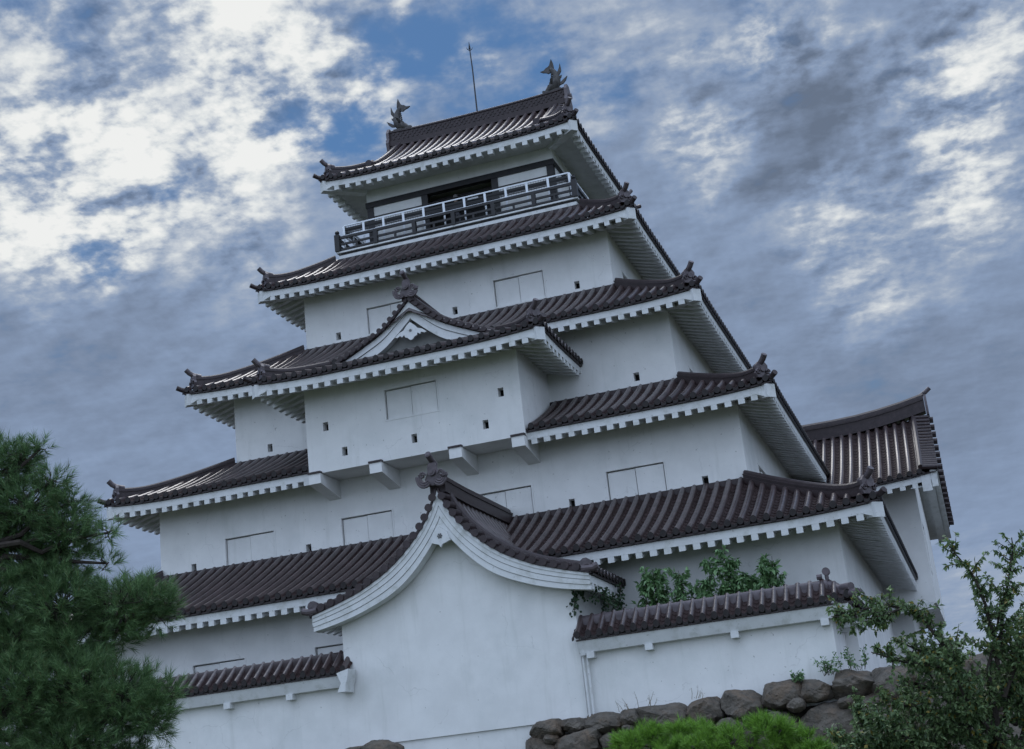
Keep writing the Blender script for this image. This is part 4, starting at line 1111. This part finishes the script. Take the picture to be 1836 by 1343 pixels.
def pine_crown(pads, ntuft, seed, nn=34, ln=.105, wd=.0042, up_bias=.55):
    nrng = np.random.default_rng(seed); Vs = []; bases = []
    vol = np.array([p[3] * p[4] * p[5] for p in pads]) ** .72; vol /= vol.sum()
    for p, fr in zip(pads, vol):
        c = V3(*p[:3]); r = V3(*p[3:6])
        for _ in range(int(ntuft * fr)):
            u = nrng.normal(0, 1, 3); u /= np.linalg.norm(u); rad = nrng.uniform(.25, 1) ** .5
            q = c + u * r * rad * (1 + .12 * nrng.normal())
            ax = u * V3(1, 1, .6) + V3(0, 0, up_bias) + nrng.normal(0, .35, 3)
            Vs.append(needles(nrng, q, ax, nn, ln * nrng.uniform(.8, 1.2), wd, .75)); bases.append((q, c))
    V = np.concatenate(Vs).reshape(-1, 3); n = len(V) // 3
    return V, [(3 * i, 3 * i + 1, 3 * i + 2) for i in range(n)], bases
def branch(mb, p, q, r0, r1, nrng, n=6, wob=.05):
    P = np.linspace(p, q, n); P[1:-1] += nrng.normal(0, wob, (n - 2, 3)); mb.tube(P, np.linspace(r0, r1, n), 7)

# big pine on the left, close to the viewer
pine = empty('pine_tree', (5.6, -28.6, GZ)); tag(pine, 'dark green pine tree close to the viewer at the left edge', 'tree')
def at(x, y, dist): v = fw + rt2 * ((x - 918) / 2561.3) - up2 * ((y - 671.5) / 2561.3); return np.array(CAM + v * dist)
PADS_PX = [(-15, 850, 14.2, .38, .40, .32), (48, 912, 14.0, .34, .36, .27), (118, 950, 13.9, .24, .28, .18), (20, 960, 14.3, .45, .4, .22), (112, 985, 14.1, .32, .3, .16),
           (0, 1075, 13.8, .40, .4, .24), (110, 1090, 13.7, .42, .38, .27), (215, 1085, 13.6, .36, .3, .25), (268, 1085, 13.7, .25, .24, .22), (215, 1130, 13.8, .25, .25, .18), (60, 1140, 14.1, .4, .35, .2),
           (30, 1250, 13.3, .55, .4, .40), (130, 1240, 13.3, .52, .4, .36), (215, 1260, 13.2, .42, .35, .32), (270, 1285, 13.2, .22, .25, .24), (120, 1340, 13.2, .6, .4, .3), (-90, 950, 14.2, .5, .4, .5), (-90, 1200, 13.6, .55, .4, .6),
           (40, 1015, 14.1, .4, .35, .2), (95, 1040, 13.9, .34, .3, .16), (20, 1160, 13.7, .45, .35, .25), (120, 1165, 13.6, .42, .35, .2), (128, 905, 14.0, .14, .18, .11), (35, 822, 14.1, .17, .2, .14), (95, 862, 14.0, .13, .16, .11), (195, 955, 13.9, .11, .1, .07), (72, 805, 14.1, .07, .08, .07), (190, 1010, 13.9, .09, .1, .07), (305, 1085, 13.7, .09, .1, .08), (305, 1240, 13.2, .1, .1, .08), (60, 1400, 13.2, .6, .4, .35), (200, 1390, 13.2, .5, .4, .25)]
pads = [(*at(x, y, d), a, b, c) for x, y, d, a, b, c in PADS_PX]
V, F, bases = pine_crown(pads, 9000, 5, 34, .105, .0046)
mb = MB(); mb.add(V, F); mb.build('needle_crown', NEEDLE, pine, smooth=None)
nrng = np.random.default_rng(11)
mb = MB(); tb = V3(5.6, -28.6, GZ)
trunk = [tb, tb + V3(.05, .1, 1.5), tb + V3(.3, .2, 3.2), V3(6.45, -28.5, -3.2), V3(6.7, -28.45, -2.2)]
mb.tube(trunk, [.2, .17, .13, .08, .03], 10); mb.build('trunk', BARK, pine)
mb = MB()
for p in pads:
    c = V3(*p[:3]); s = V3(*trunk[2]) if c[2] < -3.6 else V3(*trunk[3])
    branch(mb, s, c, .045, .012, nrng)
for q, c in bases[::4]: branch(mb, c + (q - c) * .1, q, .008, .003, nrng, 4, .02)
mb.build('branch', BARK, pine)

# bright low pines in front of the stone wall
def low_pine(label, pads_px, n, seed, dist):
    ps = [(*at(x, y, dist + dd), a, b, c) for x, y, dd, a, b, c in pads_px]
    c0 = np.mean([p[:3] for p in ps], axis=0)
    o = empty('pine_bush', (c0[0], c0[1], GZ)); tag(o, label, 'bush', 'bright pine bushes at the foot of the stone wall')
    g = np.random.default_rng(seed + 100); clumps = []
    for p in ps:
        for _ in range(int(5 + 60 * p[3] * p[4])):
            u = g.normal(0, 1, 3); u /= np.linalg.norm(u); u[2] = abs(u[2]) if g.uniform() < .8 else u[2]
            r_ = g.uniform(.05, .085); clumps.append((*(V3(*p[:3]) + u * V3(*p[3:6]) * g.uniform(.7, 1.0)), r_, r_, r_ * .8))
    V, F, bases = pine_crown(clumps, n, seed, 30, .085, .0055, .9)
    mb = MB(); mb.add(V, F); mb.build('needle_crown', NEEDLEB, o, smooth=None)
    mb = MB(); g = np.random.default_rng(seed)
    b0 = V3(c0[0], c0[1], GZ)
    mb.tube([b0, b0 + V3(.05, 0, .8), V3(c0[0], c0[1], c0[2] - .25)], [.09, .07, .05], 8)
    for p in ps: branch(mb, V3(c0[0], c0[1], c0[2] - .3), V3(*p[:3]), .03, .01, g)
    for q, c in bases[::5]: branch(mb, c, q, .007, .003, g, 4, .015)
    mb.build('trunk', BARK, o)
low_pine('bright green low pine bush against the stones, the left and smaller of two', [(1150, 1336, .2, .26, .26, .11), (1205, 1327, .1, .30, .26, .13), (1250, 1326, .2, .2, .2, .11), (1180, 1365, 0, .4, .3, .16)], 620, 21, 15.2)
low_pine('bright green low pine bush against the stones, the right and larger of two', [(1300, 1334, 0, .28, .28, .12), (1360, 1322, 0, .34, .3, .13), (1410, 1332, .1, .24, .24, .12), (1430, 1355, 0, .26, .25, .12), (1250, 1360, 0, .4, .3, .14), (1370, 1370, -.1, .5, .3, .18)], 1000, 22, 14.9)

# leafy tree on the right
def leafy_tree(name, label, cat, base, boughs, dist, leafm, seed, twn, leafn, ll, lw_, droop=.5, twl=.5, tr=.12, group=None, barkm=BARK, spread=.6):
    g = np.random.default_rng(seed)
    o = empty(name, tuple(base)); tag(o, label, cat, group)
    wood = MB(); C_, D_, N_, L_, W_ = [], [], [], [], []
    for bi, (pts, r0, dens) in enumerate(boughs):
        P = np.array(pts, float)
        # resample bough
        seg = np.linalg.norm(np.diff(P, axis=0), axis=1); cum = np.concatenate([[0], np.cumsum(seg)])
        n = max(6, int(cum[-1] / .12)); t = np.linspace(0, cum[-1], n)
        Q = np.stack([np.interp(t, cum, P[:, k]) for k in range(3)], 1); Q[1:] += np.cumsum(g.normal(0, .008, (n - 1, 3)), axis=0)
        wood.tube(Q, np.linspace(r0, .006, n), 7)
        for k in range(int(twn * dens * cum[-1])):
            f = g.uniform(.12, 1) ; i = min(n - 2, int(f * (n - 1))); p = Q[i]
            ax = (Q[i + 1] - Q[i]); ax /= np.linalg.norm(ax)
            d = ax * .6 + g.normal(0, spread, 3) + V3(0, 0, .18); d /= np.linalg.norm(d)
            L = twl * g.uniform(.4, 1.1) * (1.15 - .5 * f)
            m_ = 6; tw = [p]; dd_ = d.copy()
            for _ in range(m_):
                dd_ = dd_ + g.normal(0, .14, 3) + V3(0, 0, .03); dd_ /= np.linalg.norm(dd_); tw.append(tw[-1] + dd_ * L / m_)
            tw = np.array(tw); wood.tube(tw, np.linspace(.007, .0025, m_ + 1), 4, cap=False)
            for q in range(int(leafn * L / .5)):
                s = g.uniform(.1, 1) * m_; j = min(m_ - 1, int(s)); c = tw[j] + (tw[j + 1] - tw[j]) * (s - j)
                ld = (tw[j + 1] - tw[j]) / np.linalg.norm(tw[j + 1] - tw[j]) * .5 + g.normal(0, .6, 3) + V3(0, 0, -droop)
                C_.append(c); D_.append(ld); N_.append(V3(0, 0, 1) + g.normal(0, .5, 3)); L_.append(ll * g.uniform(.6, 1.2)); W_.append(lw_ * g.uniform(.7, 1.2))
    V, F = leaf_quads(C_, D_, N_, L_, W_)
    mb = MB(); mb.add(V, F, smooth=False); mb.build('leaf_crown', leafm, o, smooth=None)
    wood.build('trunk', barkm, o)
    return o
T = lambda L, d, dd=0: [at(x, y, d + dd * k) for k, (x, y) in enumerate(L)]
d0 = 16.5
root = at(1790, 1480, d0); root_g = V3(root[0], root[1], GZ)
B = [([root_g, root, at(1800, 1330, d0), at(1780, 1200, d0), at(1800, 1080, d0)], .10, .5),
     (T([(1800, 1330), (1740, 1250), (1690, 1150), (1640, 1090), (1580, 1080), (1500, 1100)], d0, .05), .04, 1.2),
     (T([(1790, 1200), (1770, 1110), (1740, 1030), (1700, 980)], d0, -.05), .03, .9),
     (T([(1790, 1180), (1800, 1080), (1815, 1000), (1812, 968)], d0, .05), .03, 1.0),
     (T([(1800, 1250), (1850, 1130), (1880, 1020)], d0, .1), .035, 1.3),
     (T([(1740, 1250), (1690, 1200), (1620, 1190), (1560, 1170)], d0, -.1), .03, .9),
     (T([(1800, 1380), (1720, 1320), (1640, 1270), (1570, 1260)], d0, -.1), .035, 1.6),
     (T([(1790, 1420), (1700, 1370), (1600, 1330), (1500, 1320)], d0, -.15), .035, 1.9),
     (T([(1700, 1370), (1640, 1330), (1560, 1290)], d0, -.3), .03, 1.8),
     (T([(1800, 1340), (1760, 1290), (1720, 1220), (1710, 1160)], d0, -.2), .03, 1.6),
     (T([(1830, 1330), (1860, 1240), (1870, 1160)], d0, -.1), .03, 1.6), (T([(1790, 1330), (1810, 1240), (1830, 1190), (1840, 1100)], d0, .3), .025, 1.5),
     (T([(1730, 1400), (1650, 1390), (1560, 1370), (1480, 1350)], d0, -.2), .03, 1.9), (T([(1740, 1300), (1680, 1290), (1610, 1230)], d0, .3), .025, 1.5),
     (T([(1620, 1090), (1560, 1110), (1490, 1105)], d0, .1), .015, 1.0), (T([(1800, 1430), (1840, 1350), (1860, 1300)], d0, -.2), .03, 1.8),
     (T([(1750, 1420), (1680, 1340), (1600, 1300), (1530, 1290)], d0, .1), .03, 1.8), (T([(1780, 1400), (1690, 1400), (1590, 1370), (1510, 1370)], d0, .15), .03, 1.8), (T([(1800, 1400), (1770, 1320), (1760, 1260), (1790, 1200)], d0, .2), .03, 1.6),
     (T([(1780, 1300), (1720, 1220), (1660, 1170), (1600, 1140)], d0, .15), .03, 1.4), (T([(1820, 1300), (1840, 1220), (1830, 1150)], d0, .35), .03, 1.4),
     (T([(1760, 1380), (1740, 1310), (1700, 1260), (1650, 1180)], d0, .25), .025, 1.4), (T([(1600, 1350), (1560, 1300), (1530, 1250)], d0, .2), .02, 1.5)]
leafy_tree('cherry_tree', 'dark leafy tree with open twigs near the viewer at the lower right corner', 'tree', root_g, B, d0, LEAFC, 31, 29, 44, .074, .038, .45, .42)

# shrubs growing behind the right low wall
yb = -1.6
def shrub(label, shoots, seed, leafs=30):
    pts = []
    for (x, z0, dx, h, dn) in shoots:
        b = V3(x, yb, BASE - .05)
        pts.append(([b, b + V3(dx * .3, .05, (z0 + h - BASE) * .5), V3(x + dx * .7, yb, z0), V3(x + dx, yb, z0 + h)], .03, dn))
    leafy_tree('leafy_shrub', label, 'shrub', (shoots[0][0], yb, BASE), pts, 0, LEAFP, seed, 11, leafs, .21, .085, .8, .62, group='leafy shrubs behind the right low wall', barkm=TWIG, spread=.45)
shrub('leafy green shrub behind the right low wall, next to the gable eave', [(7.2, -1.1, .3, .75, 1.0), (7.6, -1.2, .1, .95, 1.0), (7.3, -1.3, .2, .5, 1.0), (7.9, -1.4, .1, .5, .9)], 41)
shrub('tallest leafy green shrub, behind the middle of the right low wall', [(8.6, -1.2, -.2, .8, .9), (9.1, -1.1, .1, .85, 1.0), (9.5, -1.1, .1, 1.0, 1.2), (9.8, -1.2, .1, .8, 1.1), (9.2, -1.4, .4, .6, 1.2), (8.3, -1.4, .1, .6, 1.0), (8.9, -1.4, .1, .6, 1.0)], 42)
shrub('low spreading green shrub between the taller shrubs behind the right low wall', [(8.1, -1.45, .25, .5, 1.2), (8.4, -1.5, .35, .45, 1.1), (9.9, -1.35, .3, .5, 1.2), (10.2, -1.4, .1, .45, 1.1)], 44)
shrub('leafy green shrub behind the right low wall, nearest to its far corner', [(10.5, -1.3, .1, .7, 1.0), (10.9, -1.3, .1, .85, 1.1), (10.2, -1.4, .1, .5, 1.0), (10.6, -1.4, .2, .5, 1.0), (11.9, -1.75, .05, .45, .35)], 43)

# ivy hanging at the right end of the gable eave
g = np.random.default_rng(51)
o = empty('ivy', (5.85, -2.95, BASE)); tag(o, 'dark ivy hanging from the right end of the big gable eave', 'ivy')
C_, D_, N_, L_, W_ = [], [], [], [], []; wood = MB()
for (x, y, z, L) in [(5.82, -3.07, -.72, .75), (5.86, -3.05, -.7, .6), (5.95, -2.9, -.7, .35), (6.45, -3.0, -.75, .4), (6.5, -2.6, -.8, .5), (6.45, -2.2, -.85, .55), (6.5, -1.7, -.85, .6), (6.55, -1.2, -.85, .6), (6.6, -1.0, -.5, .8)]:
    wood = MB(); p = V3(x, y, z + .1); tw = [p]
    for k in range(6): tw.append(tw[-1] + V3(g.normal(0, .03), g.normal(0, .03), -L / 6))
    wood.tube(tw, .008, 5); wood.build('stem', TWIG, o)
    for q in range(int(70 * L)):
        j = g.integers(0, 6); c = tw[j] + g.normal(0, .05, 3) * V3(1, 1, .8)
        C_.append(c); D_.append(V3(0, 0, -1) + g.normal(0, .6, 3)); N_.append(V3(0, -1, .3) + g.normal(0, .5, 3)); L_.append(.11 * g.uniform(.6, 1.2)); W_.append(.08)
V, F = leaf_quads(C_, D_, N_, L_, W_); mb = MB(); mb.add(V, F, smooth=False); mb.build('leaf_crown', LEAFI, o, smooth=None)

# low plants and dry weeds on top of the stones
def weed(label, x, z, dry, seed, sc=1.0):
    g = np.random.default_rng(seed)
    o = empty('weed', (x, -3.35, z)); tag(o, label, 'weed', 'weeds on top of the stone wall')
    mb = MB(); C_, D_, N_, L_, W_ = [], [], [], [], []
    for k in range(5 if dry else 9):
        mb = MB(); b = V3(x + g.normal(0, .10 * sc), -3.35 + g.normal(0, .05), z); h = (.28 if dry else .4) * sc * g.uniform(.4, 1.2)
        t = b + V3(g.normal(0, .1), g.normal(0, .1), h); mb.tube([b, (b + t) / 2 + V3(.02, 0, 0), t], [.007, .006, .003], 4); mb.build('stem', WEED if dry else TWIG, o)
        for q in range(4 if dry else 22):
            s = g.uniform(.3, 1); C_.append(b + (t - b) * s + g.normal(0, .03, 3)); D_.append(g.normal(0, 1, 3) + V3(0, 0, .2)); N_.append(V3(0, 0, 1) + g.normal(0, .4, 3)); L_.append((.05 if dry else .085)); W_.append(.012 if dry else .05)
    V, F = leaf_quads(C_, D_, N_, L_, W_); mm = MB(); mm.add(V, F, smooth=False)
    mm.build('leaf_crown', WEED if dry else LEAFP, o, smooth=None)
weed('dry brown weed on the stones, nearest to the rain pipe', 6.9, -3.98, True, 61, 1.1)
weed('taller dry brown weed on the stones, second from the rain pipe', 7.4, -3.96, True, 62, 1.5)
weed('dry brown weed on the stones, third from the rain pipe', 8.8, -3.9, True, 63, 1.0)
weed('small dark weed on the stones below the eave block', 11.35, -3.82, False, 64, .7)
weed('leafy weed on the stones at the foot of the wall corner', 12.1, -3.75, False, 65, 1.0)
weed('largest leafy weed on the stones just past the wall corner', 12.75, -3.72, False, 66, 1.4)

# ================================================================== visitor on the balcony
def person():
    o = empty('person', (-.25, 8.75, 15.15)); tag(o, 'visitor in a dark jacket standing behind the top balcony railing', 'person')
    bm_v = [(0, 0, .93), (0, 0, 1.12), (0, 0, 1.36), (0, 0, 1.48), (0, -.01, 1.56), (0, -.02, 1.66), (0, -.02, 1.74),
            (.19, 0, 1.40), (.24, -.02, 1.14), (.2, -.2, .98), (-.19, 0, 1.40), (-.24, -.02, 1.14), (-.2, -.2, .98),
            (.1, 0, .88), (.11, .0, .48), (.11, .02, .07), (.12, -.12, .04), (-.1, 0, .88), (-.11, 0, .48), (-.11, .02, .07), (-.12, -.12, .04)]
    ed = [(0, 1), (1, 2), (2, 3), (3, 4), (4, 5), (5, 6), (2, 7), (7, 8), (8, 9), (2, 10), (10, 11), (11, 12), (0, 13), (13, 14), (14, 15), (15, 16), (0, 17), (17, 18), (18, 19), (19, 20)]
    rad = [.14, .125, .15, .065, .06, .092, .07, .065, .05, .036, .065, .05, .036, .085, .06, .045, .04, .085, .06, .045, .04]
    me = bpy.data.meshes.new('body'); me.from_pydata([(x - .25, y + 8.75, z + 15.15) for x, y, z in bm_v], ed, [])
    b = bpy.data.objects.new('body', me); COL.objects.link(b); b.parent = o; b.matrix_parent_inverse = Matrix.Translation(-Vector(o.location))
    sk = b.modifiers.new('skin', 'SKIN'); b.modifiers.new('sub', 'SUBSURF').levels = 1
    b.modifiers['sub'].render_levels = 2
    for v, r_ in zip(me.skin_vertices[0].data, rad): v.radius = (r_, r_ * .85)
    me.skin_vertices[0].data[0].use_root = True
    M = bpy.data.materials.new('skin_and_jacket'); M.use_nodes = True; t = NT(M.node_tree)
    geo = t.node('ShaderNodeNewGeometry'); sp = t.node('ShaderNodeSeparateXYZ'); t.l.new(geo.outputs['Position'], sp.inputs[0])
    t.put(t.n['Principled BSDF'].inputs['Base Color'], t.mix(t.mrange(sp.outputs[2], 16.64, 16.65), (.03, .03, .04), (.36, .24, .18)))
    me.materials.append(M)
    mb = MB(); c = V3(-.25, 8.75, 15.15 + 1.73)
    G = [[c + V3(math.cos(t) * r_, math.sin(t) * r_ + .015, z) for t in np.linspace(0, 2 * math.pi, 13)[:-1]] for r_, z in ((.098, -.05), (.104, .0), (.095, .05), (.06, .085), (.005, .1))]
    mb.grid(np.array(G), 0, True); mb.build('hair', mat('grey_hair', (.16, .155, .15), .8), o)
    mb = MB()
    for sg in (-1, 1): mb.tube([c + V3(sg * .035, -.095, -.06), c + V3(sg * .035, -.104, -.06)], .012, 8)
    mb.tube([c + V3(0, -.09, -.07), c + V3(0, -.125, -.1), c + V3(0, -.1, -.108)], [.01, .016, .012], 7)
    mb.build('face', mat('face_detail', (.2, .13, .1), .7), o)
person()
